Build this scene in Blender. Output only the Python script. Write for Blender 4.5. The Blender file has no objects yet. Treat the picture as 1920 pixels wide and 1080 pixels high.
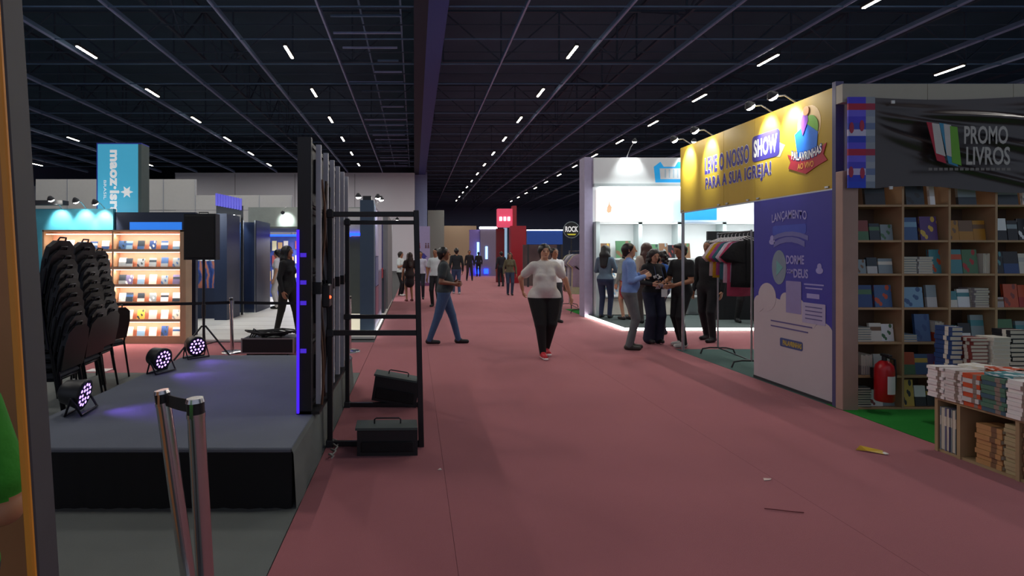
import bpy, math, random
import numpy as np
from mathutils import Vector, Matrix, Euler

# ------------------------------------------------------------------ camera, world, exposure
scene = bpy.context.scene
COL = scene.collection
CAM_H = 1.53
cam_data = bpy.data.cameras.new('camera')
cam_data.sensor_width = 36.0
cam_data.lens = 36.0 * 1000 / 1920          # 1000 px focal length in a 1920 px frame
cam_data.shift_x = 183 / 1920               # stabilised video frame: vanishing point off centre
cam_data.shift_y = -63 / 1920
cam_data.clip_start = 0.05
cam_data.clip_end = 300
cam = bpy.data.objects.new('camera', cam_data)
cam.location = (0, 0, CAM_H)
cam.rotation_euler = (math.pi / 2, 0, 0)
COL.objects.link(cam)
scene.camera = cam

world = bpy.data.worlds.new('hall_ambient_fill')
scene.world = world
world.use_nodes = True
world.node_tree.nodes['Background'].inputs[0].default_value = (0.45, 0.5, 0.62, 1)
world.node_tree.nodes['Background'].inputs[1].default_value = 0.62  # fill added as hall ambient, entering by the open end behind the camera

vs = scene.view_settings
vs.view_transform = 'Standard'
vs.look = 'None'
vs.exposure = 0.08
vs.gamma = 1.0
vs.use_curve_mapping = False

CEIL_Z = 9.03                                # height of the service grid under the roof
LAMP_W = 100                                 # watts of one linear ceiling luminaire
random.seed(7)
rng = np.random.default_rng(7)
PI = math.pi

# ------------------------------------------------------------------ helpers
def lin(c):
    """'#rrggbb' or 0-255 triple -> linear rgb"""
    if isinstance(c, str):
        c = [int(c[i:i + 2], 16) for i in (1, 3, 5)]
    out = []
    for v in c[:3]:
        v = v / 255.0
        out.append(v / 12.92 if v <= 0.04045 else ((v + 0.055) / 1.055) ** 2.4)
    return out

MATS = {}
def mat(name, col, rough=0.6, metal=0.0, var=0.12, scale=9.0, bump=0.0, bump_scale=180.0, spec=0.5, emit=0.0, emit_col=None, alpha=1.0, trans=0.0, sheen=0.0):
    """procedural principled material; colour mottled by a noise of the given scale"""
    if name in MATS:
        return MATS[name]
    m = bpy.data.materials.new(name)
    m.use_nodes = True
    nt = m.node_tree
    b = nt.nodes['Principled BSDF']
    c = lin(col)
    b.inputs['Roughness'].default_value = rough
    b.inputs['Metallic'].default_value = metal
    b.inputs['Specular IOR Level'].default_value = spec
    tc = nt.nodes.new('ShaderNodeTexCoord')
    nz = nt.nodes.new('ShaderNodeTexNoise')
    nz.inputs['Scale'].default_value = scale
    nz.inputs['Detail'].default_value = 4
    nt.links.new(tc.outputs['Object'], nz.inputs['Vector'])
    mx = nt.nodes.new('ShaderNodeMix')
    mx.data_type = 'RGBA'
    mx.inputs[6].default_value = (*[x * (1 - var) for x in c], 1)
    mx.inputs[7].default_value = (*[min(1, x * (1 + var)) for x in c], 1)
    nt.links.new(nz.outputs['Fac'], mx.inputs[0])
    nt.links.new(mx.outputs[2], b.inputs['Base Color'])
    if bump:
        n2 = nt.nodes.new('ShaderNodeTexNoise')
        n2.inputs['Scale'].default_value = bump_scale
        nt.links.new(tc.outputs['Object'], n2.inputs['Vector'])
        bp = nt.nodes.new('ShaderNodeBump')
        bp.inputs['Strength'].default_value = bump
        bp.inputs['Distance'].default_value = 0.01
        nt.links.new(n2.outputs['Fac'], bp.inputs['Height'])
        nt.links.new(bp.outputs['Normal'], b.inputs['Normal'])
    if emit:
        e = lin(emit_col or col)
        b.inputs['Emission Color'].default_value = (*e, 1)
        b.inputs['Emission Strength'].default_value = emit
    if trans:
        b.inputs['Transmission Weight'].default_value = trans
    if alpha < 1:
        b.inputs['Alpha'].default_value = alpha
    if sheen:
        b.inputs['Sheen Weight'].default_value = sheen
    MATS[name] = m
    return m

def hexmat(col, rough=0.6, **k):
    return mat('paint_' + (col if isinstance(col, str) else '%d_%d_%d' % tuple(col)).strip('#') + '_%d' % int(rough * 100) + ('_e%g' % k['emit'] if k.get('emit') else ''), col, rough, **k)

class MB:
    """collects shapes; build() links them as ONE mesh object"""
    def __init__(s):
        s.v = []; s.f = []; s.m = []; s.sm = []; s.mats = []; s.cur = 0
    def use(s, m):
        if m not in s.mats:
            s.mats.append(m)
        s.cur = s.mats.index(m)
        return s
    def add(s, vs_, fs, smooth=False):
        o = len(s.v)
        s.v += [tuple(v) for v in vs_]
        for f in fs:
            s.f.append(tuple(i + o for i in f)); s.m.append(s.cur); s.sm.append(smooth)
        return s
    def box(s, lo, hi, M=None):
        x0, y0, z0 = lo; x1, y1, z1 = hi
        v = [Vector(p) for p in ((x0, y0, z0), (x1, y0, z0), (x1, y1, z0), (x0, y1, z0), (x0, y0, z1), (x1, y0, z1), (x1, y1, z1), (x0, y1, z1))]
        if M is not None:
            v = [M @ p for p in v]
        return s.add(v, [(0, 3, 2, 1), (4, 5, 6, 7), (0, 1, 5, 4), (1, 2, 6, 5), (2, 3, 7, 6), (3, 0, 4, 7)])
    def bbox(s, lo, hi, r=0.01, M=None):
        """box with chamfered edges"""
        lo = Vector(lo); hi = Vector(hi); r = min(r, *[(hi[i] - lo[i]) * .45 for i in range(3)])
        v = []; idx = {}
        for sx in (0, 1):
            for sy in (0, 1):
                for sz in (0, 1):
                    sg = (sx, sy, sz)
                    for ax in range(3):
                        p = [0, 0, 0]
                        for i in range(3):
                            e = hi[i] if sg[i] else lo[i]
                            p[i] = e if i == ax else (e - r if sg[i] else e + r)
                        idx[(sg, ax)] = len(v); v.append(Vector(p))
        fs = []
        def face(ids):
            c = sum((v[i] for i in ids), Vector()) / len(ids)
            n = (v[ids[1]] - v[ids[0]]).cross(v[ids[2]] - v[ids[0]])
            if n.dot(c - (lo + hi) / 2) < 0:
                ids = ids[::-1]
            fs.append(tuple(ids))
        for ax in range(3):
            o1, o2 = [i for i in range(3) if i != ax]
            for sd in (0, 1):
                q = []
                for a, b in ((0, 0), (1, 0), (1, 1), (0, 1)):
                    sg = [0, 0, 0]; sg[ax] = sd; sg[o1] = a; sg[o2] = b
                    q.append(idx[(tuple(sg), ax)])
                face(q)
            for a in (0, 1):
                for b in (0, 1):
                    e0 = [0, 0, 0]; e0[o1] = a; e0[o2] = b; e1 = list(e0); e1[ax] = 1
                    face([idx[(tuple(e0), o1)], idx[(tuple(e1), o1)], idx[(tuple(e1), o2)], idx[(tuple(e0), o2)]])
        for sx in (0, 1):
            for sy in (0, 1):
                for sz in (0, 1):
                    face([idx[((sx, sy, sz), a)] for a in range(3)])
        if M is not None:
            v = [M @ p for p in v]
        return s.add(v, fs)
    def cyl(s, a, b, r0, r1=None, n=12, caps=True, smooth=True):
        a = Vector(a); b = Vector(b); r1 = r0 if r1 is None else r1
        d = (b - a).normalized()
        u = d.orthogonal().normalized(); w = d.cross(u)
        v = []
        for p, r in ((a, r0), (b, r1)):
            for i in range(n):
                t = 2 * PI * i / n
                v.append(p + (u * math.cos(t) + w * math.sin(t)) * r)
        s.add(v, [(i, (i + 1) % n, n + (i + 1) % n, n + i) for i in range(n)], smooth)
        if caps:
            s.add(v, [tuple(range(n))[::-1], tuple(range(n, 2 * n))])
        return s
    def tube(s, pts, r, n=7, smooth=True):
        pts = [Vector(p) for p in pts]
        v = []; u = None
        for i, p in enumerate(pts):
            d = (pts[min(i + 1, len(pts) - 1)] - pts[max(i - 1, 0)]).normalized()
            if u is None:
                u = d.orthogonal().normalized()
            u = (u - d * u.dot(d)).normalized()
            w = d.cross(u)
            rr = r[i] if isinstance(r, (list, tuple)) else r
            for k in range(n):
                t = 2 * PI * k / n
                v.append(p + (u * math.cos(t) + w * math.sin(t)) * rr)
        fs = []
        for i in range(len(pts) - 1):
            for k in range(n):
                fs.append((i * n + k, i * n + (k + 1) % n, (i + 1) * n + (k + 1) % n, (i + 1) * n + k))
        s.add(v, fs, smooth)
        s.add(v, [tuple(range(n))[::-1], tuple(range((len(pts) - 1) * n, len(pts) * n))])
        return s
    def lathe(s, prof, c=(0, 0, 0), n=20, M=None):
        """prof: (r, z) list from bottom to top, about local z"""
        v = []
        for r, z in prof:
            for i in range(n):
                t = 2 * PI * i / n
                p = Vector((c[0] + r * math.cos(t), c[1] + r * math.sin(t), c[2] + z))
                v.append(M @ p if M is not None else p)
        fs = []
        for j in range(len(prof) - 1):
            for i in range(n):
                fs.append((j * n + i, j * n + (i + 1) % n, (j + 1) * n + (i + 1) % n, (j + 1) * n + i))
        s.add(v, fs, True)
        s.add(v, [tuple(range(n))[::-1], tuple(range((len(prof) - 1) * n, len(prof) * n))])
        return s
    def ell(s, c, r, n=12, m=8, M=None):
        v = []; c = Vector(c)
        for j in range(m + 1):
            ph = PI * j / m
            for i in range(n):
                t = 2 * PI * i / n
                p = c + Vector((r[0] * math.sin(ph) * math.cos(t), r[1] * math.sin(ph) * math.sin(t), -r[2] * math.cos(ph)))
                v.append(M @ p if M is not None else p)
        fs = [(j * n + i, j * n + (i + 1) % n, (j + 1) * n + (i + 1) % n, (j + 1) * n + i) for j in range(m) for i in range(n)]
        return s.add(v, fs, True)
    def prism(s, outline, t0, t1, M):
        """2-D outline (ccw) in local xy, thick along local z from t0 to t1"""
        n = len(outline)
        v = [M @ Vector((x, y, t0)) for x, y in outline] + [M @ Vector((x, y, t1)) for x, y in outline]
        s.add(v, [tuple(range(n))[::-1], tuple(range(n, 2 * n))] + [(i, (i + 1) % n, n + (i + 1) % n, n + i) for i in range(n)])
        return s
    def mesh(s, name):
        me = bpy.data.meshes.new(name)
        me.from_pydata(s.v, [], s.f)
        for m in s.mats:
            me.materials.append(m)
        me.polygons.foreach_set('material_index', s.m)
        me.polygons.foreach_set('use_smooth', s.sm)
        me.update()
        return me
    def build(s, name, parent=None, label=None):
        return obj(name, s.mesh(name), parent, label)

def wm(o):
    b = Matrix.LocRotScale(o.location, o.rotation_euler, o.scale)
    return wm(o.parent) @ o.matrix_parent_inverse @ b if o.parent else b

def obj(name, me, parent=None, label=None):
    """link a mesh; its points are world points, also below a parent that already stands somewhere"""
    o = bpy.data.objects.new(name, me)
    COL.objects.link(o)
    if parent is not None:
        o.parent = parent
        o.matrix_parent_inverse = wm(parent).inverted()
    if label:
        o['label'] = label
    return o

def tag(o, label, cat, group=None):
    o['label'] = label; o['category'] = cat
    if group:
        o['group'] = group
    return o

def thing(name, label, cat, loc=(0, 0, 0), rz=0.0, group=None, rot=None):
    o = bpy.data.objects.new(name, None)
    o.empty_display_size = 0.1
    COL.objects.link(o)
    o.location = loc
    o.rotation_euler = rot if rot else (0, 0, rz)
    return tag(o, label, cat, group)

def struct(name, mb, parent=None, label=None):
    o = mb.build(name, parent, label)
    if parent is None:
        o['kind'] = 'structure'
        if label:
            o['label'] = label
    return o

def copy_tree(o, parent=None):
    c = o.copy(); COL.objects.link(c)
    if parent is not None:
        c.parent = parent
    for ch in list(o.children):
        copy_tree(ch, c)
    return c

def one(m, fn):
    b = MB().use(m); fn(b); return b

def rect_part(name, m, parent, lo, hi, r=0.0):
    b = MB().use(m)
    (b.bbox(lo, hi, r) if r else b.box(lo, hi))
    return b.build(name, parent)

def light(name, kind, loc, energy, col=(1, 1, 1), size=0.3, size_y=None, target=None, parent=None, spot=70, blend=.6):
    l = bpy.data.lights.new(name, kind)
    l.energy = energy; l.color = col
    if kind == 'AREA':
        l.shape = 'RECTANGLE' if size_y else 'SQUARE'
        l.size = size
        if size_y:
            l.size_y = size_y
    elif kind == 'SPOT':
        l.spot_size = math.radians(spot); l.spot_blend = blend; l.shadow_soft_size = size
    else:
        l.shadow_soft_size = size
    o = bpy.data.objects.new(name, l)
    COL.objects.link(o)
    o.location = loc
    if target is not None:
        o.rotation_euler = (Vector(target) - Vector(loc)).to_track_quat('-Z', 'Y').to_euler()
    if parent is not None:
        o.parent = parent
        o.matrix_parent_inverse = wm(parent).inverted()
    return o

# frames for flat print: M maps local (x right, y up, z out of the surface) to the world
def frame_facing_cam(x, y, z):               # surface facing -Y (towards the camera)
    return Matrix(((1, 0, 0, x), (0, 0, -1, y), (0, 1, 0, z), (0, 0, 0, 1)))
def frame_facing_aisle(x, y, z):             # surface facing -X, reading left to right as Y decreases
    return Matrix(((0, 0, -1, x), (-1, 0, 0, y), (0, 1, 0, z), (0, 0, 0, 1)))

FIT = {}
def text(s, M, w, h, m, parent, name='lettering', bold=0.012, depth=0.003, x0=0.0, y0=0.0, rot=0.0, align='C', label=None, warp=None, space=1.0, fit=None):
    """letters fitted into a w x h box centred (align C) or starting (align L) at x0, y0 of frame M"""
    cu = bpy.data.curves.new('t', 'FONT')
    cu.body = s; cu.size = 1.0; cu.space_character = space; cu.offset = bold; cu.resolution_u = 3; cu.extrude = 0.0
    t = bpy.data.objects.new('t', cu)
    COL.objects.link(t)
    dg = bpy.context.evaluated_depsgraph_get()
    me = bpy.data.meshes.new_from_object(t.evaluated_get(dg))
    bpy.data.objects.remove(t); bpy.data.curves.remove(cu)
    n = len(me.vertices)
    co = np.empty(n * 3); me.vertices.foreach_get('co', co); co = co.reshape(-1, 3)
    lo, hi = fit if fit else (co.min(0), co.max(0))
    FIT[name + s] = (lo.copy(), hi.copy())
    sx = w / max(1e-6, hi[0] - lo[0]); sy = h / max(1e-6, hi[1] - lo[1])
    co[:, 0] = (co[:, 0] - lo[0]) * sx - (w / 2 if align == 'C' else 0)
    co[:, 1] = (co[:, 1] - lo[1]) * sy - h / 2
    if warp:
        co[:, 1] += warp * (1 - (2 * co[:, 0] / w) ** 2)
    c, sn = math.cos(rot), math.sin(rot)
    x = co[:, 0] * c - co[:, 1] * sn + x0; y = co[:, 0] * sn + co[:, 1] * c + y0
    R = np.array(M)
    out = R[:3, 0:1] * x + R[:3, 1:2] * y + R[:3, 2:3] * depth + R[:3, 3:4]
    me.vertices.foreach_set('co', out.T.reshape(-1))
    me.materials.clear(); me.materials.append(m); me.update()
    me.name = name
    return obj(name, me, parent, label)

def blob(outline, M, m, parent, name, t0=0.0, t1=0.004, label=None):
    return MB().use(m).prism(outline, t0, t1, M).build(name, parent, label)

def circle(cx, cy, rx, ry=None, n=24, a0=0.0, a1=2 * PI):
    ry = rx if ry is None else ry
    full = abs(a1 - a0 - 2 * PI) < 1e-6
    k = n if full else n + 1
    return [(cx + rx * math.cos(a0 + (a1 - a0) * i / n), cy + ry * math.sin(a0 + (a1 - a0) * i / n)) for i in range(k)]

def roundrect(cx, cy, w, h, r, n=4):
    pts = []
    for (sx, sy, a) in ((1, 1, 0), (-1, 1, PI / 2), (-1, -1, PI), (1, -1, 1.5 * PI)):
        for i in range(n + 1):
            t = a + PI / 2 * i / n
            pts.append((cx + sx * (w / 2 - r) + r * math.cos(t), cy + sy * (h / 2 - r) + r * math.sin(t)))
    return pts

ORD = ['first', 'second', 'third', 'fourth', 'fifth', 'sixth', 'seventh', 'eighth', 'ninth', 'tenth', 'eleventh', 'twelfth', 'thirteenth', 'fourteenth', 'fifteenth', 'sixteenth', 'seventeenth', 'eighteenth', 'nineteenth', 'twentieth', 'twenty-first', 'twenty-second', 'twenty-third', 'twenty-fourth']

# shared materials
M_BLACK = mat('black_metal', '#18181c', .45, var=.2)
M_BLACKM = mat('black_matt', '#18181b', .8, var=.2)
M_ALU = mat('aluminium', '#b4b6ba', .35, .9, var=.05)
M_CHROME = mat('brushed_steel', '#c9c6c8', .22, 1.0, var=.04)
M_WHITE = mat('white_laminate', '#dcdcdc', .5, var=.03)
M_OFFW = mat('offwhite_panel', '#c4c3bf', .6, var=.05)
M_DGREY = mat('dark_grey_paint', '#2b2d31', .6)
M_WOOD = mat('pale_pine', '#b3906c', .55, var=.22, scale=5)
# ------------------------------------------------------------------ the hall: floor, walls, ceiling grid
M_RED = mat('red_carpet', '#a26066', .95, var=.16, scale=.9, bump=.5, bump_scale=420, spec=.1, sheen=.15)
M_GREYC = mat('grey_carpet', '#6f7472', .95, var=.12, scale=2.2, bump=.5, bump_scale=420, spec=.1)
M_STAGEC = mat('stage_carpet', '#6c727c', .95, var=.14, scale=2.2, bump=.5, bump_scale=420, spec=.1)
M_TEALC = mat('teal_grey_carpet', '#4e6460', .95, var=.12, scale=2.2, bump=.4, bump_scale=420, spec=.1)
M_GRASS = mat('green_carpet', '#2f8a3a', .95, var=.2, scale=60, bump=.8, bump_scale=500, spec=.1)
M_CONC = mat('concrete', '#3a3a3c', .8, var=.15, scale=.8)

fl = struct('floor', MB().use(M_CONC).box((-45, -8, -.12), (45, 96, -.012)))
# carpet lanes laid edge to edge
for i, (x0, x1, y0, y1) in enumerate([(-.70, .209, -8, 92), (.211, 2.449, -8, 92), (2.451, 4.20, -8, 92), (-12, -.706, 6.9, 9.28),
                                      (4.206, 12, 8.62, 10.62), (4.206, 14, 14.9, 92)]):
    rect_part('carpet_lane', M_RED, fl, (x0, y0, -.012), (x1, y1, 0))
rect_part('carpet_lane', M_GREYC, fl, (-12, -8, -.012), (-.706, 6.894, 0), 0)
rect_part('carpet_lane', M_TEALC, fl, (4.206, 5.45, -.012), (9, 8.614, 0), 0)
rect_part('carpet_lane', M_GRASS, fl, (4.206, -4, -.012), (9, 5.444, .004), 0)
rect_part('carpet_lane', M_GRASS, fl, (4.206, 13.45, -.012), (9, 14.894, .004), 0)

M_WALL = mat('hall_wall_grey', '#d9d8e0', .8, var=.04, scale=.4)
M_DARKW = mat('hall_wall_dark', '#8490b4', .9, var=.1)
struct('wall_far', MB().use(M_DARKW).box((-45, 92, -.1), (45, 92.4, 13)))
struct('wall_left', MB().use(M_DARKW).box((-40.4, -8, -.1), (-40, 92, 13)))
struct('wall_right', MB().use(M_DARKW).box((40, -8, -.1), (40.4, 92, 13)))
wl = struct('wall_cross', MB().use(M_WALL).box((-22, 49, 0), (.03, 49.4, CEIL_Z)))
for x in (-22, -16.5, -11, -5.5):
    rect_part('panel_joint', mat('joint_grey', '#8d8b90', .8), wl, (x, 48.985, 0), (x + .05, 49, CEIL_Z - .1))
struct('wall_cross_left', MB().use(M_WALL).box((-40, 52, 0), (-22.4, 52.4, 8.2)))
M_COLUMN = mat('hall_column_grey', '#8e938f', .8, var=.05)
struct('wall_pier', MB().use(M_COLUMN).box((1.5, 60, 0), (3.35, 62, 6.5)).box((1.42, 59.92, 0), (3.43, 62.08, .5)))
struct('wall_far_hall', MB().use(mat('far_beige', '#b09a80', .8, var=.05)).box((3.4, 74, 0), (8.6, 74.3, 5.5)))
struct('wall_dark_pier', MB().use(M_DARKW).box((.05, 50, 0), (1.2, 51.2, CEIL_Z + 1)))

M_DECK = mat('roof_deck', '#3e5a6e', .9, var=.25, scale=.5)
M_RAIL = mat('ceiling_rail_blue_tint', '#96a4cc', .5, .0, var=.15, scale=3)  # blue tint of light on the rails is put into this colour
M_BEAM = mat('ceiling_beam_paint', '#5c7898', .6, var=.2, scale=2)
M_TRUSS = mat('ceiling_truss_paint', '#3c4a5c', .7, var=.2)
ce = struct('ceiling', MB().use(M_DECK).box((-41, -8, 12.2), (41, 93, 12.5)))
H = 7.5
for r in (-4.0, -3.55, -3.1, -2.66, -2.2, -1.68, -1.245, -.815, -.39, .454, .876, 1.306, 1.74, 2.2, 2.66, 3.1, 3.55, 4.0):
    x = r * H
    MB().use(M_RAIL).box((x - .028, 4, CEIL_Z), (x + .028, 92 if x > 0 else 49, CEIL_Z + .06)).use(M_BEAM).box((x - .015, 4, CEIL_Z + .06), (x + .02, 92 if x > 0 else 49, CEIL_Z + .2)).build('rail', ce)
ys = [16.2 + 2.45 * k for k in range(-4, 31)]
for i, y in enumerate(ys):
    for (x0, x1) in ((-40, .0), (1.05, 40)):
        if x0 < -1 and y > 48:
            continue
        MB().use(M_BEAM).box((x0, y - .014, CEIL_Z + .01), (x1, y + .014, CEIL_Z + .05)).build('cross_beam', ce)
for i in range(60):
    y = 15.0 + 1.225 * i + .6
    for (x0, x1) in ((-40, .0), (1.05, 40)):
        if x0 < -1 and y > 48:
            continue
        MB().use(M_TRUSS).box((x0, y - .012, CEIL_Z + .25), (x1, y + .012, CEIL_Z + .29)).build('cross_wire', ce)
# deep trusses above the grid, running both ways
def truss(a, b, z0, z1, n):
    a = Vector(a); b = Vector(b)
    m = MB().use(M_TRUSS)
    d = (b - a) / n
    u = Vector((0, 0, 1))
    side = d.normalized().cross(u) * .06
    def bar(p, q, t):
        m.cyl(p, q, t, n=4, caps=False, smooth=False)
    bar(a + u * z0, b + u * z0, .07); bar(a + u * z1, b + u * z1, .07)
    for i in range(n):
        p = a + d * i; q = a + d * (i + 1)
        bar(p + u * z0, p + u * z1, .04)
        bar(*((p + u * z0, q + u * z1) if i % 2 else (p + u * z1, q + u * z0)), .04)
    return m.build('truss', ce)
for y in (12.5, 22.3, 32.1, 41.9, 51.7, 61.5, 71.3):
    truss((1.2, y, 0), (40, y, 0), 9.6, 11.7, 16)
    if y < 49:
        truss((-40, y, 0), (-.1, y, 0), 9.6, 11.7, 16)
for x in (-27, -18, -9, 9.5, 18.5, 27.5):
    truss((x, 6, 0), (x, 48 if x < 0 else 90, 0), 9.9, 11.9, 20)
# bulkhead of the folding partition, running down the hall over the aisle
bh = struct('ceiling_bulkhead', MB().use(mat('bulkhead_dark', '#1c2438', .7)).box((-.02, 3, 9.0), (.42, 92, 12.2)).use(mat('bulkhead_face', '#34488c', .6, var=.08)).box((.42, 3, 9.0), (1.03, 92, 12.2)))
# service slats (cable trays) beside the bulkhead
for k in range(26):
    y = 13.5 + 1.35 * k
    x0 = -3.0 + .5 * rng.random(); x1 = -.35 - .3 * rng.random()
    if rng.random() < .25:
        x0 += 1.2
    MB().use(M_RAIL if k % 3 else M_BEAM).box((x0, y - .035, CEIL_Z + .32), (x1, y + .035, CEIL_Z + .38)).build('cable_tray_rung', ce)
for x in (-3.05, -1.75, -.45):
    MB().use(M_BEAM).box((x - .03, 12, CEIL_Z + .38), (x + .03, 48.5, CEIL_Z + .46)).build('cable_tray_rail', ce)

# linear luminaires hung from the grid
M_TUBE = mat('lamp_diffuser', '#fff6e6', .4, emit=26, emit_col='#fff2dc')
lamp_root = thing('ceiling_lamp', 'x', 'ceiling light')
MB().use(M_DGREY).bbox((-.07, -.62, -.02), (.07, .62, .06), .015).build('housing', lamp_root)
MB().use(M_TUBE).bbox((-.05, -.57, -.05), (.05, .57, -.021), .012).build('diffuser', lamp_root)
for yy in (-.4, .4):
    MB().use(M_BLACK).cyl((0, yy, .06), (0, yy, .2), .012, n=6).build('hanger', lamp_root)
first = True
rows = [(-4.09, 9, 3, 'outermost row far left'), (-2.88, 5, 7, 'second outermost row far left'),
        (-1.578, 1, 9, 'second row left of the bulkhead'), (-.605, 1, 9, 'first row left of the bulkhead'),
        (.76, 1, 15, 'first row right of the bulkhead'), (1.774, 1, 15, 'second row right of the bulkhead'), (2.83, 1, 13, 'third row right of the bulkhead')]
for r, k0, n, say in rows:
    i = 0
    for k in range(k0, k0 + n):
        y = -.05 + 4.83 * k + (1.9 if r > 2.5 else .8 if r > 1.5 else 0)
        if r < 0 and y > 48:
            continue
        o = lamp_root if first else copy_tree(lamp_root)
        first = False
        o.location = (r * H, y, CEIL_Z - .17)
        vis = y > 15.2
        tag(o, ('linear ceiling lamp, %s from the camera in the %s' % (ORD[i], say)) if vis else 'ceiling lamp above the picture, %s overhead, %s' % (ORD[k], say), 'ceiling light', 'linear ceiling lamps')
        i += int(vis)
        light('lamp_light', 'AREA', (r * H, y, CEIL_Z - .24), LAMP_W, (1, .96, .91), .1, 1.1, parent=o)

# ------------------------------------------------------------------ people: signed distance bodies
def smin(a, b, k):
    h = np.clip(.5 + .5 * (b - a) / k, 0, 1)
    return b + (a - b) * h - k * h * (1 - h)

class SDF:
    def __init__(s):
        s.p = []
    def cap(s, a, b, ra, rb, tg, sq=(1, 1, 1), k=.02):
        s.p.append((np.array(a, float), np.array(b, float), ra, rb, tg, np.array(sq, float), k))
    @staticmethod
    def dist(pr, X):
        a, b, ra, rb, tg, sq, k = pr
        q = (X - a) / sq; ba = (b - a) / sq
        L = float(ba @ ba)
        t = np.clip((q @ ba) / L, 0, 1) if L > 1e-9 else np.zeros(q.shape[:-1])
        d = np.linalg.norm(q - t[..., None] * ba, axis=-1) - (ra + (rb - ra) * t)
        return d * float(sq.min() ** .5)
    def all(s, X):
        D = None
        for pr in s.p:
            d = s.dist(pr, X)
            D = d if D is None else smin(D, d, pr[6])
        return D
    def extract(s, h):
        lo = np.min([np.minimum(p[0], p[1]) - max(p[2], p[3]) * p[5].max() for p in s.p], 0) - 3 * h
        hi = np.max([np.maximum(p[0], p[1]) + max(p[2], p[3]) * p[5].max() for p in s.p], 0) + 3 * h
        n = np.ceil((hi - lo) / h).astype(int) + 1
        ax = [lo[i] + h * np.arange(n[i]) for i in range(3)]
        V = np.full(n, 1.0)
        for p in s.p:
            rr = max(p[2], p[3]) * p[5].max() + p[6] + 2 * h
            a = np.minimum(p[0], p[1]) - rr; b = np.maximum(p[0], p[1]) + rr
            i0 = np.maximum(0, ((a - lo) / h).astype(int)); i1 = np.minimum(n, ((b - lo) / h).astype(int) + 2)
            sl = tuple(slice(i0[i], i1[i]) for i in range(3))
            X = np.stack(np.meshgrid(*[ax[i][i0[i]:i1[i]] for i in range(3)], indexing='ij'), -1)
            V[sl] = smin(V[sl], s.dist(p, X), p[6])
        v, f = surface_nets(V, lo, h)
        c = v[f].mean(1)
        dd = np.stack([s.dist(p, c) for p in s.p], 0)
        tags = np.array([p[4] for p in s.p])[dd.argmin(0)]
        return v, f, tags

def surface_nets(V, org, h):
    S = V < 0
    n = np.array(V.shape)
    cnt = np.zeros(n - 1, int)
    corners = [(i, j, k) for i in (0, 1) for j in (0, 1) for k in (0, 1)]
    def sub(A, c):
        return A[c[0]:n[0] - 1 + c[0], c[1]:n[1] - 1 + c[1], c[2]:n[2] - 1 + c[2]]
    for c in corners:
        cnt += sub(S, c)
    act = (cnt > 0) & (cnt < 8)
    idx = np.full(act.shape, -1); idx[act] = np.arange(act.sum())
    base = np.argwhere(act)
    acc = np.zeros((len(base), 3)); num = np.zeros(len(base))
    for c in corners:
        for a in range(3):
            if c[a]:
                continue
            d = list(c); d[a] = 1
            v0 = sub(V, c)[act]; v1 = sub(V, tuple(d))[act]
            m = (v0 < 0) != (v1 < 0)
            t = np.where(m, v0 / np.where(m, v0 - v1, 1), 0)
            p = np.tile(np.array(c, float), (len(base), 1)); p[:, a] += t
            acc[m] += p[m]; num[m] += 1
    verts = org + h * (base + acc / num[:, None])
    faces = []
    for a in range(3):
        b, c = (a + 1) % 3, (a + 2) % 3
        sl0 = [slice(None)] * 3; sl1 = [slice(None)] * 3
        sl0[a] = slice(0, n[a] - 1); sl1[a] = slice(1, n[a])
        s0 = S[tuple(sl0)]; s1 = S[tuple(sl1)]
        e = np.argwhere(s0 != s1)
        e = e[(e[:, b] > 0) & (e[:, c] > 0) & (e[:, b] < n[b] - 1) & (e[:, c] < n[c] - 1)]
        q = []
        for db, dc in ((-1, -1), (0, -1), (0, 0), (-1, 0)):
            g = e.copy(); g[:, b] += db; g[:, c] += dc
            q.append(idx[g[:, 0], g[:, 1], g[:, 2]])
        q = np.stack(q, 1)
        fl_ = ~s0[e[:, 0], e[:, 1], e[:, 2]]
        q[fl_] = q[fl_][:, ::-1]
        faces.append(q)
    return verts, np.concatenate(faces)

HANDS = {}
def hand(curl, h=.0055):
    """right hand, wrist at the origin, fingers along +z, palm towards +y, thumb towards -x"""
    key = (round(curl, 2), h)
    if key in HANDS:
        return HANDS[key]
    s = SDF()
    s.cap((0, 0, -.03), (0, 0, .02), .026, .027, 0, (1, .8, 1), .012)
    s.cap((-.012, 0, .02), (-.02, 0, .08), .024, .022, 0, (1, .6, 1), .012)
    s.cap((.012, 0, .02), (.022, .002, .075), .024, .02, 0, (1, .6, 1), .012)
    for i, (x, L) in enumerate(((-.03, .95), (-.01, 1.08), (.011, 1.0), (.031, .8))):
        p = np.array((x, 0, .082 - .004 * abs(i - 1)))
        for j, l in enumerate((.042, .028, .02)):
            a = curl * (.55 + .75 * j)
            q = p + L * l * np.array((x * .8, math.sin(a), math.cos(a)))
            s.cap(p, q, .0092 - .0008 * j, .0086 - .0009 * j, 0, k=.004)
            p = q
    p = np.array((-.024, .004, .022)); q = p + np.array((-.03, .016, .03)); r = q + np.array((-.008, .012, .03))
    s.cap(p, q, .014, .011, 0, k=.008); s.cap(q, r, .0105, .0085, 0, k=.004)
    v, f, t = s.extract(h)
    HANDS[key] = (v, f)
    return HANDS[key]

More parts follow.
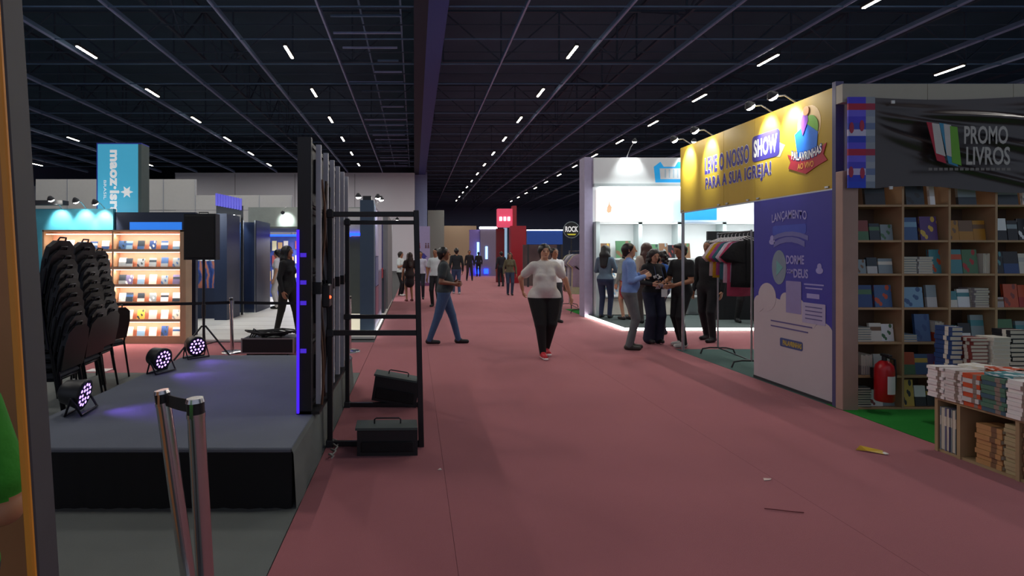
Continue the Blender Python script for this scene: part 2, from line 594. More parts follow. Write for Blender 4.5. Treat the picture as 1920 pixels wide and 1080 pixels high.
def person(label, pos, face, h=1.70, b=1.0, female=False, skin='#b98a6c', hair='#17120f', shirt='#333333', pants='#1c1c22', shoes='#141416', sleeve='short',
           lower='pants', hairstyle='short', feet=((-.1, 0), (.1, 0)), lift=(0, 0), elbow=None, wrist=None, vox=.014, z=0.0, head_turn=0.0, head_pitch=0.0, belly=0.0, curl=.5,
           soles=None, group=None, name='person', lean=0.0, hemline=.925, leg=1.0, sleeve_frac=.62):
    """local frame: faces +y, right hand at +x. elbow / wrist: ((x,y,z) left, (x,y,z) right) for a body of 1.70 m"""
    T_SK, T_SH, T_PA, T_SO, T_LI, T_EY, T_SL = range(7)
    s = SDF()
    hipw = .088 * (1.1 if female else 1.0) * b
    # legs
    hipz = .90
    for sd, (fx, fy), lf in ((-1, feet[0], lift[0]), (1, feet[1], lift[1])):
        hip = np.array((sd * hipw, 0, hipz)); ank = np.array((fx, fy, .085 + lf))
        mid = (hip + ank) / 2
        L = np.linalg.norm(hip - ank); ext = max(0.0, (.83 / 2) ** 2 - (L / 2) ** 2) ** .5
        knee = mid + np.array((0, min(.16, .02 + ext), .01))
        if lower in ('pants', 'wide'):
            kr = (.068 if lower == 'pants' else .085) * (.5 + .5 * b); ar = .05 if lower == 'pants' else .10
            s.cap(hip, knee, .098 * b * leg, kr * leg, T_PA, k=.02)
            s.cap(knee, ank + np.array((0, -.005, -.01)), kr * .97 * leg, ar, T_PA, k=.015)
        else:
            s.cap(hip, knee, .085 * b, .056, T_SK, k=.02)
            s.cap(knee - np.array((0, .008, .05)), ank, .052, .034, T_SK, k=.02)
        toe = ank + np.array((0, .155, -.05))
        s.cap(ank + np.array((0, -.035, -.04)), ank + np.array((0, .03, -.03)), .042, .042, T_SO, (.95, 1, 1), .01)
        s.cap(ank + np.array((0, 0, -.045)), toe, .04, .034, T_SO, (1, 1, 1), .01)
        if soles:
            s.cap(ank + np.array((0, -.04, -.074)), toe + np.array((0, .012, -.024)), .036, .036, T_SL, (1.12, 1, .5), .002)
    if lower in ('skirt', 'longskirt'):
        hem = .66 if lower == 'skirt' else .3
        s.cap((0, 0, .98), (0, 0, hem), .15 * b, .18 if lower == 'skirt' else .24, T_PA, (1, .75, 1), .01)
    # trunk
    s.cap((-.07 * b, -.01, .94), (.07 * b, -.01, .94), .115 * b, .115 * b, T_PA, (1, .85, 1), .04)
    if female:
        s.cap((-.05 * b, -.035, .9), (.05 * b, -.035, .9), .11 * b, .11 * b, T_PA, (1, 1, 1), .04)
    wz = .99 if female else .96
    s.cap((0, 0, wz), (0, .01 + belly * .4, 1.14), .148 * b, (.122 if female else .138) * b, T_SH, (1, .76, 1), .03)
    if belly:
        s.cap((0, .05 + belly, 1.05), (0, .04 + belly, 1.13), .12 * b, .11 * b, T_SH, (1.1, .8, 1), .05)
    s.cap((0, .005, 1.14), (0, 0, 1.31), .13 * b, .148 * (.6 + .4 * b), T_SH, (1.1, .72, 1), .04)
    sw = (.158 if female else .178) * (.6 + .4 * b)
    s.cap((-sw + .03, -.005, 1.385), (sw - .03, -.005, 1.385), .06, .06, T_SH, (1, 1, 1), .05)
    s.cap((0, -.01, 1.36), (0, -.012, 1.445), .09, .055, T_SH, (1.25, .8, 1), .03)
    if female:
        for sx in (-1, 1):
            s.cap((sx * .065 * b, .09, 1.235), (sx * .062 * b, .085, 1.27), .062 * b, .05 * b, T_SH, (1, .9, 1), .04)
    # arms
    if elbow is None:
        elbow = ((-.235, -.03, 1.12), (.235, -.03, 1.12))
    if wrist is None:
        wrist = ((-.25, .04, .88), (.25, .04, .88))
    wr = []
    for sd, e, w in ((-1, elbow[0], wrist[0]), (1, elbow[1], wrist[1])):
        sh = np.array((sd * sw, -.005, 1.38)); e = np.array(e, float); w = np.array(w, float)
        # keep anatomical lengths
        d = e - sh; e = sh + d / np.linalg.norm(d) * .285
        d = w - e; w = e + d / np.linalg.norm(d) * .25
        if sleeve == 'short':
            m_ = sh + (e - sh) * sleeve_frac
            s.cap(sh, m_, .064 * (.5 + .5 * b), .064 * (.5 + .5 * b), T_SH, k=.03)
            s.cap(sh, e, .048 * (.5 + .5 * b), .041, T_SK, k=.012)
            s.cap(e, w, .042, .027, T_SK, k=.012)
        else:
            s.cap(sh, e, .060 * (.5 + .5 * b), .050, T_SH, k=.03)
            s.cap(e, w, .050, .036, T_SH, k=.012)
            s.cap(e, w + (w - e) * .05, .03, .026, T_SK, k=.005)
        wr.append((e, w))
    # neck, head
    R = np.array(Euler((head_pitch, 0, head_turn)).to_matrix())
    c0 = np.array((0, .0, 1.5))
    def hd(p):
        return R @ (np.array(p, float) - c0) + c0
    s.cap((0, -.012, 1.40), hd((0, .0, 1.53)), .054, .05, T_SK, k=.02)
    s.cap(hd((0, .0, 1.605)), hd((0, .005, 1.622)), .080, .082, T_SK, (.95, 1.16, 1), .02)
    s.cap(hd((0, .045, 1.525)), hd((0, .03, 1.575)), .046, .064, T_SK, (1, 1, 1), .02)
    s.cap(hd((0, .10, 1.607)), hd((0, .114, 1.58)), .009, .014, T_SK, k=.01)
    for sx in (-1, 1):
        s.cap(hd((sx * .079, -.005, 1.575)), hd((sx * .083, -.01, 1.605)), .012, .015, T_SK, (.6, 1, 1), .008)
    v, f, t = s.extract(vox)
    c_ = v[f].mean(1)
    mid_ = (abs(c_[:, 0]) < .235 * max(1, b)) & (c_[:, 2] > .72) & (c_[:, 2] < 1.2)
    t[mid_ & (t == T_SH) & (c_[:, 2] < hemline)] = T_PA
    t[mid_ & (t == T_PA) & (c_[:, 2] >= hemline)] = T_SH
    V = [v]; F = [f]; T = [t]
    off = len(v)
    # hands
    for i, (e, w) in enumerate(wr):
        hv, hf = hand(curl, .0055 if vox < .013 else .009)
        d = (w - e) / np.linalg.norm(w - e)
        inward = np.array((1.0, .25, 0)) if i == 0 else np.array((-1.0, .25, 0))
        yv = inward - d * (inward @ d)
        if np.linalg.norm(yv) < .2:
            yv = np.array((0, 0, -1.0)) - d * (-d[2])
        yv /= np.linalg.norm(yv)
        xv = np.cross(yv, d)
        hv = hv.copy()
        ff = hf
        # the thumb (local -x) points forward / up
        fw = np.array((0, 1.0, .3))
        if (-xv) @ fw < 0:
            hv[:, 0] *= -1; ff = hf[:, ::-1]
        q = hv[:, 0:1] * xv + hv[:, 1:2] * yv + hv[:, 2:3] * d + w + d * .012
        V.append(q); F.append(ff + off); T.append(np.full(len(ff), T_SK)); off += len(q)
    # eyes, brows, lips as small islands on the surface
    def feature(c, r, tg):
        nonlocal off
        mb = MB().ell((0, 0, 0), r, 8, 5)
        ev = np.array(mb.v); ef = np.array([list(x) for x in mb.f])
        y = .16
        for _ in range(40):
            dd = s.all(hd((c[0], y, c[1]))[None])[0]
            if dd < .001:
                break
            y -= max(.001, dd * .7)
        q = (ev + np.array((c[0], y, c[1])) - c0) @ R.T + c0
        V.append(q); F.append(ef + off); T.append(np.full(len(ef), tg)); off += len(q)
    if vox < .02:
        for sx in (-1, 1):
            feature((sx * .032, 1.607), (.013, .005, .006), T_EY)
            feature((sx * .034, 1.627), (.019, .004, .004), T_EY)
        feature((0, 1.545), (.022, .005, .006), T_LI)
    V = np.concatenate(V); F = np.concatenate(F); T = np.concatenate(T)
    # hair, its own child mesh
    hs = SDF()
    hr_ = .0 if female else .006
    if hairstyle != 'bald':
        hs.cap(hd((0, -.022, 1.615)), hd((0, -.012, 1.632)), .097 - hr_, .095 - hr_, 0, (1.0, 1.12, 1), .02)
        hs.cap(hd((0, -.055, 1.54)), hd((0, -.04, 1.6)), .066 - hr_ * 2, .085 - hr_, 0, (1, .9, 1), .02)
        if hairstyle in ('quiff', 'short_top'):
            hs.cap(hd((-.03, .05, 1.69)), hd((.03, .045, 1.695)), .026, .026, 0, (1, 1.2, .8), .03)
    if hairstyle == 'long':
        hs.cap(hd((0, -.06, 1.62)), hd((0, -.075, 1.47)), .085, .085, 0, (1.1, .75, 1), .03)
        hs.cap(hd((0, -.075, 1.47)), np.array((0, -.12, 1.24)), .085, .06, 0, (1.35, .6, 1), .03)
        for sx in (-1, 1):
            hs.cap(hd((sx * .072, .01, 1.62)), hd((sx * .085, .0, 1.47)), .03, .034, 0, (1, 1.2, 1), .03)
            hs.cap(hd((sx * .085, .0, 1.47)), np.array((sx * .1, .02, 1.33)), .034, .026, 0, (1, 1.1, 1), .03)
    if hairstyle == 'curly':
        for i in range(26):
            a = i * 2.4; zz = 1.44 + .25 * (i / 26)
            rr = .082 if zz < 1.62 else .055
            if math.sin(a) > .45 and zz < 1.66:
                continue
            hs.cap(hd((rr * 1.1 * math.cos(a), rr * math.sin(a) - .02, zz)), hd((rr * 1.1 * math.cos(a), rr * math.sin(a) - .02, zz + .01)), .037, .037, 0, k=.008)
    if hairstyle == 'bun':
        hs.cap(hd((0, -.12, 1.60)), hd((0, -.13, 1.62)), .04, .04, 0, k=.01)
    sc_ = h / 1.70
    Rz = Matrix.Rotation(face, 4, 'Z')
    mats_ = [hexmat(skin, .5), mat('cloth_' + shirt[1:], shirt, .85, var=.15, scale=14, bump=.3, bump_scale=40), mat('cloth_' + pants[1:], pants, .85, var=.15, scale=14, bump=.3, bump_scale=40),
             hexmat(shoes, .6), hexmat('#9a5148', .5), hexmat('#1a1310', .4), hexmat(soles or '#dddddd', .6)]
    me = bpy.data.meshes.new('person')
    def xf(A):
        A = A.copy()
        if lean:
            A[:, 1] += lean * A[:, 2]
        return A * sc_
    A = xf(V)
    me.from_pydata(A.tolist(), [], F.tolist())
    for m in mats_:
        me.materials.append(m)
    me.polygons.foreach_set('material_index', T.astype(np.int32))
    me.polygons.foreach_set('use_smooth', np.ones(len(F), bool))
    me.update()
    o = obj(name, me)
    tag(o, label, 'person', group)
    if hs.p:
        hv, hf, _ = hs.extract(max(.012, vox))
        hm = bpy.data.meshes.new('hair')
        hm.from_pydata(xf(hv).tolist(), [], hf.tolist())
        hm.materials.append(mat('hair_' + hair[1:], hair, .45, var=.4, scale=50))
        hm.polygons.foreach_set('use_smooth', np.ones(len(hf), bool)); hm.update()
        obj('hair', hm, o)
    o.location = (pos[0], pos[1], z - .0)
    o.rotation_euler = (0, 0, face)
    # stand exactly on the ground
    o.location[2] = z - float(A[:, 2].min())
    o['sdf'] = 1
    del o['sdf']
    return o
# ------------------------------------------------------------------ stage and what stands on it
st = thing('stage', 'low grey carpeted stage with black skirt and chairs beside it', 'stage', (-1.68, 4.7, 0))
SX0, SX1, SY0, SY1, SZ = -2.65, -.74, 3.22, 6.20, .36
MB().use(M_STAGEC).bbox((SX0, SY0, SZ - .03), (SX1, SY1, SZ), .008).build('deck', st)
b = MB().use(mat('stage_skirt', '#0e0f11', .9, var=.25, scale=4))
# slightly pleated front skirt
n = 60
vs_ = []
for i in range(n + 1):
    x = SX0 + (SX1 - SX0) * i / n
    w = .006 * math.sin(i * 1.9) + .004 * math.sin(i * .7)
    vs_ += [(x, SY0 + .004, SZ - .03), (x, SY0 - .008 + w, .0)]
b.add(vs_, [(2 * i, 2 * i + 1, 2 * i + 3, 2 * i + 2) for i in range(n)], True)
b.box((SX0, SY0 + .005, 0), (SX1, SY0 + .02, SZ - .03))
b.build('skirt_front', st)
b = MB().use(M_GREYC)
vs_ = []
n = 40
for i in range(n + 1):
    y = SY0 - .01 + (SY1 - SY0 + .01) * i / n
    w = .012 * math.sin(i * .8) + .01
    vs_ += [(SX1, y, SZ - .002), (SX1 + .012, y, SZ - .03), (SX1 + .02 + w, y, .004)]
for i in range(n):
    for k in (0, 1):
        b.add([vs_[3 * i + k], vs_[3 * i + k + 1], vs_[3 * i + 4 + k], vs_[3 * i + 3 + k]], [(0, 1, 2, 3)], True)
b.build('side_carpet', st)
MB().use(M_BLACKM).box((SX0 + .02, SY0 + .03, 0), (SX0 + .04, SY1 - .02, SZ - .03)).build('skirt_side', st)
MB().use(M_BLACKM).box((SX0 + .02, SY1 - .02, 0), (SX1, SY1, SZ - .03)).build('skirt_rear', st)
for x in (-2.5, -1.68, -.86):
    for y in (3.4, 4.7, 6.0):
        MB().use(M_ALU).cyl((x, y, 0), (x, y, SZ - .03), .024, n=8).build('leg', st)

# LED wall standing on the stage edge, back to the aisle
lw = thing('led_wall', 'tall black LED video wall seen from behind at the stage edge', 'LED wall', (-.8, 4.93, SZ))
M_LEDF = mat('led_face', '#101018', .5, emit=.35, emit_col='#3a34d0')
M_CAB = mat('led_cabinet', '#222226', .5, var=.2)
X0, X1 = -.845, -.775
cab = None
for r in range(4):
    for c in range(4):
        y0 = 3.95 + .5 * c; z0 = SZ + .02 + .5 * r
        if cab is None:
            b = MB().use(M_CAB).bbox((X0, y0 + .003, z0 + .003), (X1, y0 + .497, z0 + .497), .008)
            b.use(M_BLACK).box((X1, y0 + .16, z0 + .12), (X1 + .03, y0 + .34, z0 + .38)).box((X1, y0 + .02, z0 + .02), (X1 + .015, y0 + .48, z0 + .05)).box((X1, y0 + .02, z0 + .45), (X1 + .015, y0 + .48, z0 + .48))
            b.use(M_LEDF).box((X0 - .004, y0 + .004, z0 + .004), (X0, y0 + .496, z0 + .496))
            cab = b.build('cabinet', lw)
        else:
            k = cab.copy(); COL.objects.link(k)
            k.location = (0, .5 * c, .5 * r)
M_STRIP = mat('pale_profile', '#c4c5cc', .5, .0, var=.1)
for i in range(6):
    y = 4.05 + .33 * i
    MB().use(M_STRIP).box((X1 + .03, y - .018, SZ + .95), (X1 + .068, y + .018, SZ + 2.0)).build('rear_profile', lw)
    MB().use(M_STRIP).box((X1 + .03, y - .018, SZ + .04), (X1 + .068, y + .018, SZ + .88)).build('rear_profile', lw)
    MB().use(M_BLACK).box((X1, y - .03, SZ + .87), (X1 + .07, y + .03, SZ + .96)).build('clamp', lw)
MB().use(M_BLACK).box((X0 - .01, 3.90, SZ), (X1 + .02, 3.948, SZ + 2.03)).build('end_post', lw)
MB().use(mat('violet_edge_light', '#2a1a8a', .5, emit=1.0, emit_col='#4a22ff')).box((X0 - .014, 3.885, SZ + .01), (X0 + .004, 3.90, SZ + 1.35)).build('edge_light', lw, 'thin violet light strip')
for z in (.45, .8, .95, 1.15):
    MB().use(mat('violet_tag', '#3a2a9a', .5, emit=.5, emit_col='#5a35ff')).box((X0 + .012, 3.888, SZ + z), (X0 + .055, 3.90, SZ + z + .03)).build('edge_marker', lw)
MB().use(M_BLACK).bbox((X1 + .06, 4.1, 1.12), (X1 + .12, 4.25, 1.30), .01).use(mat('red_lamp', '#ff2010', .4, emit=14, emit_col='#ff2a12')).ell((X1 + .12, 4.13, 1.2), (.012, .012, .012), 8, 6).build('power_box', lw, 'black power box with a red light')
for k, (y, c, sw_) in enumerate(((4.06, '#5a3a24', .05), (4.1, '#3c2a20', .06), (4.2, '#15151a', .04), (4.3, '#4a2a22', .05), (4.5, '#15151a', .04))):
    pts = [(X1 + .07 + .02 * math.sin(i * .9 + k), y + sw_ * math.sin(i * .5 + k * 2), 2.1 - i * .17) for i in range(11)]
    MB().use(hexmat(c, .6)).tube(pts, .009).build('cable', lw)
MB().use(M_BLACK).box((X0 - .02, 3.9, SZ), (X1 + .08, 5.97, SZ + .022)).build('base_rail', lw)

# support frames behind the wall
def support_frame(y, label):
    f = thing('support_frame', label, 'frame', (-.33, y, 0), group='LED wall support frames')
    xi, xo = -.672, .035
    MB().use(M_BLACK).bbox((xi - .02, y - .02, 0), (xi + .02, y + .02, 1.89), .004).build('post', f)
    M = Matrix(((1, 0, -.022, xo + .02), (0, 1, 0, y), (0, 0, 1, 0), (0, 0, 0, 1)))
    MB().use(M_BLACK).bbox((-.022, -.022, 0), (.022, .022, 1.88), .004, M).build('post', f)
    for z in (.025, .905, 1.85):
        MB().use(M_BLACK).bbox((xi, y - .018, z - .02), (xo, y + .018, z + .02), .004).build('crossbar', f)
    for z in (.025, .905, 1.85):
        MB().use(M_DGREY).bbox((xi - .03, y - .03, z - .03), (xi + .03, y + .03, z + .03), .006).build('coupler', f)
    return f
support_frame(4.25, 'black metal support frame nearest the camera behind the LED wall')
support_frame(5.35, 'black metal support frame at the far end of the LED wall')

# wedge floor monitors used as ballast on the base bars
M_MON = mat('monitor_paint', '#1a1b1d', .6, var=.2, scale=30, bump=.2, bump_scale=200)
M_GRILLE = mat('monitor_grille', '#0c0c0e', .7, bump=.6, bump_scale=260)
def monitor(label, loc, rot, w, hh, d):
    o = thing('floor_monitor', label, 'speaker', (0, 0, 0), group='floor monitor speakers')
    out = [(-d / 2, 0), (d / 2, 0), (d / 2, hh * .62), (d * .1, hh), (-d / 2, hh)]
    M = Matrix(((0, 0, 1, 0), (1, 0, 0, 0), (0, 1, 0, 0), (0, 0, 0, 1)))
    cb_ = MB().use(M_MON).prism(out, -w / 2, w / 2, M).build('cabinet', o)
    MB().use(M_GRILLE).bbox((-w / 2 + .03, -d / 2 - .012, .03), (w / 2 - .03, -d / 2, hh * .55), .006).build('grille', cb_)
    MB().use(mat('monitor_top', '#42504d', .6, var=.15)).box((-w / 2 - .012, -d / 2 - .02, hh), (w / 2, d * .1, hh + .018)).build('top_panel', o)
    MB().use(M_BLACK).tube([(-w * .22, -d * .2, hh + .015), (-w * .22, -d * .2, hh + .05), (-w * .19, -d * .2, hh + .06), (w * .19, -d * .2, hh + .06), (w * .22, -d * .2, hh + .05), (w * .22, -d * .2, hh + .015)], .006).build('handle', o)
    MB().use(M_BLACK).box((-w / 2 - .004, -d * .3, hh * .3), (-w / 2, d * .1, hh * .7)).build('jack_plate', cb_)
    o.location = loc; o.rotation_euler = rot
    return o
monitor('black wedge floor monitor lying flat on the nearest base bar', (-.21, 4.2, .0), (0, 0, .03), .46, .2, .3)
monitor('black wedge floor monitor tilted on the farther base bar', (-.2, 5.5, .035), (0, math.radians(9), -.05), .45, .25, .34)

# cable clutter at the stage foot
tag(MB().use(mat('loose_cable', '#8d8a84', .6)).tube([(-.62 + .02 * math.sin(i * 2.1), 3.95 + .03 * i + .02 * math.cos(i * 1.7), .012 + .012 * (i % 3)) for i in range(12)], .008).build('loose_cable'), 'pale cable bunched on the floor at the stage corner', 'cable')

# LED par lights with violet light
M_PARL = mat('par_led', '#d8c0ff', .4, emit=3.2, emit_col='#b98aff')
M_PARG = mat('par_glow', '#2b12c8', .4, emit=4.5, emit_col='#4a18ff')
def par(label, loc, rz, tilt):
    o = thing('par_light', label, 'stage light', (0, 0, 0), group='violet par lights on the stage')
    R = Matrix.Translation((0, 0, .135)) @ Matrix.Rotation(tilt, 4, 'X') @ Matrix.Rotation(PI / 2, 4, 'X')   # +z of the can -> -y
    MB().use(M_BLACK).lathe([(.05, -.15), (.085, -.12), (.1, -.04), (.112, .0), (.112, .02), (.1, .02)], n=20, M=R).build('housing', o)
    hs_ = o.children[0]
    b = MB().use(M_PARG).lathe([(.098, .012), (.098, .016)], n=20, M=R)
    b.build('lens_plate', hs_)
    b = MB().use(M_PARL)
    for rr, k in ((.038, 6), (.075, 12)):
        for i in range(k):
            t = 2 * PI * i / k
            b.ell((rr * math.cos(t), rr * math.sin(t), .018), (.014, .014, .006), 8, 4, M=R)
    b.build('led_array', hs_)
    MB().use(M_BLACK).tube([(-.125, .02, .135), (-.125, .06, .012), (.125, .06, .012), (.125, .02, .135)], .009, n=6).build('yoke', o)
    MB().use(M_BLACK).tube([(-.125, .02, .135), (-.125, -.05, .012), (.125, -.05, .012), (.125, .02, .135)], .009, n=6).build('yoke', o)
    l = light('par_beam', 'SPOT', (0, -.06, .14), 14, (.30, .14, 1.0), .08, target=(0, -1, .14 - math.tan(tilt) * .9), parent=o, spot=75, blend=.8)
    o.location = loc; o.rotation_euler = (0, 0, rz)
    return o
par('violet par light nearest the camera, turned to the LED wall', (-2.46, 3.95, SZ), math.radians(98), math.radians(12))
par('violet par light in the middle of the stage edge', (-2.50, 5.28, SZ), math.radians(70), math.radians(12))
par('violet par light at the rear stage corner by the speaker tripod', (-2.46, 6.02, SZ), math.radians(50), math.radians(10))

# loudspeaker on tripod
tp = thing('speaker_tripod', 'black tripod stand carrying the loudspeaker behind the stage', 'tripod', (-3.16, 8.0, 0))
MB().use(M_BLACK).cyl((-3.16, 8, .12), (-3.16, 8, 1.46), .02, n=10).build('pole', tp)
MB().use(M_BLACK).cyl((-3.16, 8, .6), (-3.16, 8, .78), .03, n=10).build('collar', tp)
for a in (-.3, 1.9, 4.1):
    d = Vector((math.cos(a), math.sin(a), 0))
    MB().use(M_BLACK).cyl(Vector((-3.16, 8, .46)) + d * .03, Vector((-3.16, 8, .015)) + d * .48, .014, n=8).build('leg', tp)
    MB().use(M_BLACK).cyl(Vector((-3.16, 8, .18)) + d * .02, Vector((-3.16, 8, .24)) + d * .26, .009, n=6).build('brace', tp)
sp = thing('loudspeaker', 'black loudspeaker standing on the tripod', 'speaker', (-3.16, 8.0, 1.45))
M_SPK = mat('speaker_plastic', '#0c0c0e', .6, bump=.3, bump_scale=220)
MB().use(M_SPK).prism([(-.235, -.15), (.235, -.15), (.235, .02), (.15, .2), (-.15, .2), (-.235, .02)], 1.45, 2.13, Matrix.Translation((-3.16, 8, 0))).build('cabinet', sp)
MB().use(M_GRILLE).bbox((-3.16 - .215, 7.838, 1.48), (-3.16 + .215, 7.85, 2.10), .01).build('grille', sp)
MB().use(M_BLACK).tube([(-3.16 - .07, 8, 2.13), (-3.16 - .07, 8, 2.16), (-3.16 + .07, 8, 2.16), (-3.16 + .07, 8, 2.13)], .008).build('handle', sp)

# flight case with coiled cables
fc = thing('flight_case', 'low black flight case with metal edges behind the stage', 'case', (-2.2, 8.2, 0))
MB().use(mat('case_panel', '#14151a', .5)).bbox((-2.58, 7.95, .05), (-1.8, 8.45, .27), .01).build('body', fc)
for x in (-2.585, -1.815):
    for y in (7.945, 8.435):
        MB().use(M_ALU).box((x, y, .05), (x + .02, y + .02, .28)).build('corner_edge', fc)
for z in (.05, .265):
    MB().use(M_ALU).box((-2.585, 7.944, z), (-1.795, 7.95, z + .016)).build('rim', fc)
for x in (-2.5, -1.9):
    for y in (8.02, 8.38):
        MB().use(M_BLACK).cyl((x - .015, y, .025), (x + .015, y, .025), .025, n=10).build('caster', fc)
cc = MB().use(M_BLACKM)
for k in range(6):
    rr = .10 + .03 * k
    cc.tube([(-2.2 + rr * 1.6 * math.cos(t / 10 * 2 * PI), 8.2 + rr * .8 * math.sin(t / 10 * 2 * PI), .29 + .012 * k + .015 * math.sin(t * 1.7 + k)) for t in range(11)], .012, n=6)
tag(cc.build('cable_coil'), 'black cables coiled on top of the flight case', 'cable')
cc = MB().use(M_BLACKM)
for k in range(3):
    cc.tube([(-2.5 + .03 * k, 8.1, .27), (-2.44 + .03 * k, 8.1, .4 - .03 * k), (-2.33 + .02 * k, 8.12, .33), (-2.28, 8.13, .275)], .01, n=6)
tag(cc.build('cable_loop'), 'stiff black cable loops sticking up at the end of the flight case', 'cable')

# ------------------------------------------------------------------ stacked banquet chairs
M_CHF = mat('chair_fabric', '#2a2b30', .8, var=.2, scale=30, bump=.3, bump_scale=260)
M_CHL = mat('chair_tube', '#101012', .35, .4)
ch0 = thing('banquet_chair', 'x', 'chair')
# faces +y; seat centre at origin
MB().use(M_CHF).bbox((-.2, -.2, .42), (.2, .22, .475), .022).build('seat', ch0)
Mb = Matrix.Translation((0, -.2, .50)) @ Matrix.Rotation(math.radians(100), 4, 'X')
outl = [(-.19, 0), (.19, 0), (.205, .2), (.18, .33), (.09, .385), (-.09, .385), (-.18, .33), (-.205, .2)]
cb_ = MB().use(M_CHF).prism(outl, -.02, .022, Mb).build('backrest', ch0)
MB().use(M_CHL).prism([(x * 1.03, y * 1.02) for x, y in outl], .022, .028, Mb).build('back_shell', cb_)
for sx in (-1, 1):
    MB().use(M_CHL).tube([(sx * .2, .2, 0), (sx * .195, .19, .42)], .012).build('leg', ch0)
    MB().use(M_CHL).tube([(sx * .2, -.26, 0), (sx * .195, -.19, .44), (sx * .2, -.215, .56), (sx * .205, -.25, .72)], .012).build('leg', ch0)
MB().use(M_CHL).tube([(-.195, .19, .415), (.195, .19, .415), (.195, -.19, .415), (-.195, -.19, .415), (-.195, .19, .415)], .011).build('seat_frame', ch0)
MB().use(M_CHL).tube([(-.06, -.272, .88), (-.05, -.285, .91), (.05, -.285, .91), (.06, -.272, .88)], .008).build('hand_grip', cb_)
first = True
stacks = [(-3.37, 4.88, 10, 'stack nearest the dark pillar'), (-3.54, 5.50, 10, 'middle stack beside the stage'), (-3.72, 6.04, 9, 'farthest stack beside the stage')]
for x, y, n, say in stacks:
    for k in range(n):
        o = ch0 if first else copy_tree(ch0)
        first = False
        o.location = (x - .016 * k, y + .01 * math.sin(k * 2.1), .086 * k)
        o.rotation_euler = (0, 0, math.radians(97 + 3 * math.sin(k * 1.3)))
        lab = 'top black banquet chair of the ' if k == n - 1 else 'bottom black banquet chair of the ' if k == 0 else 'black banquet chair, %s from the bottom in the ' % ORD[k]
        tag(o, lab + say, 'chair', 'stacked black banquet chairs')
o = copy_tree(ch0)
o.location = (-3.86, 6.52, 0); o.rotation_euler = (0, 0, math.radians(80))
tag(o, 'single black banquet chair standing apart from the stacks', 'chair', 'stacked black banquet chairs')
tag(MB().use(hexmat('#d8d8d8', .7)).box((-4.3, 6.95, .001), (-4.02, 7.12, .006)).build('paper_sheet'), 'white paper sheet lying on the carpet behind the chairs', 'paper')

# ------------------------------------------------------------------ stanchions
def stanchion(label, base, top, r=.031, belt_w=None, group=None):
    base = Vector(base); top = Vector(top)
    o = thing('stanchion', label, 'stanchion', base, group=group)
    MB().use(M_CHROME).lathe([(.17, 0), (.17, .012), (.15, .022), (.04, .035)], c=base, n=28).build('base', o)
    d = (top - base)
    MB().use(M_CHROME).cyl(base + d * .03, base + d * .93, r, n=24).build('post', o)
    MB().use(M_BLACK).cyl(base + d * .93, base + d * .985, r * 1.02, n=24).build('belt_cassette', o)
    MB().use(M_CHROME).cyl(base + d * .93, base + d * .945, r * 1.08, n=24).build('collar', o)
    MB().use(M_CHROME).cyl(base + d * .985, top, r * 1.1, r * .95, n=24).build('cap', o)
    MB().use(M_CHROME).box(base + d * .935 + Vector((-.008, -r - .008, 0)), base + d * .985 + Vector((.008, -r + .004, 0))).build('belt_slot', o)
    return o
stanchion('leaning steel stanchion in front of the stage, left of its pair', (-.955, 2.3, 0), (-1.09, 2.3, .945), group='steel stanchion pair')
stanchion('steel stanchion in front of the stage, right of its pair', (-.745, 1.95, 0), (-.802, 1.95, 1.005), group='steel stanchion pair')
def belt(label, a, b, hgt=.05, m=None, thick=.003):
    a = Vector(a); b = Vector(b)
    d = (b - a).normalized(); nrm = Vector((-d.y, d.x, 0)) * thick
    n = 10; mb = MB().use(m or mat('belt_webbing', '#14161e', .8, bump=.3, bump_scale=300))
    v = []
    for i in range(n + 1):
        p = a.lerp(b, i / n) - Vector((0, 0, .03 * (b - a).length * .3 * (1 - (2 * i / n - 1) ** 2)))
        v += [p - Vector((0, 0, hgt / 2)) - nrm, p + Vector((0, 0, hgt / 2)) - nrm, p + Vector((0, 0, hgt / 2)) + nrm, p - Vector((0, 0, hgt / 2)) + nrm]
    fs = []
    for i in range(n):
        for k in range(4):
            fs.append((4 * i + k, 4 * i + (k + 1) % 4, 4 * i + 4 + (k + 1) % 4, 4 * i + 4 + k))
    fs += [(0, 3, 2, 1), (4 * n, 4 * n + 1, 4 * n + 2, 4 * n + 3)]
    mb.add(v, fs)
    return tag(mb.build('barrier_belt'), label, 'belt')
belt('short navy belt between the two near stanchions', (-1.052, 2.28, .905), (-.822, 1.985, .965))
S3 = (-2.84, 8.32)
stanchion('slim steel stanchion behind the stage by the loudspeaker', (S3[0], S3[1], 0), (S3[0] - .02, S3[1], .86), r=.026)
stanchion('steel stanchion behind the LED wall frame near the booth', (-1.02, 8.4, 0), (-1.02, 8.4, .88), r=.026)
belt('long black belt stretched left of the stanchion behind the stage', (S3[0] - .03, S3[1], .78), (-6.2, 8.30, .78), .045)
belt('long black belt stretched from the stanchion towards the LED wall', (S3[0] + .03, S3[1], .78), (-1.06, 8.4, .78), .045)
stanchion('steel stanchion hidden behind the chair stacks', (-6.22, 8.3, 0), (-6.22, 8.3, .86), r=.026)

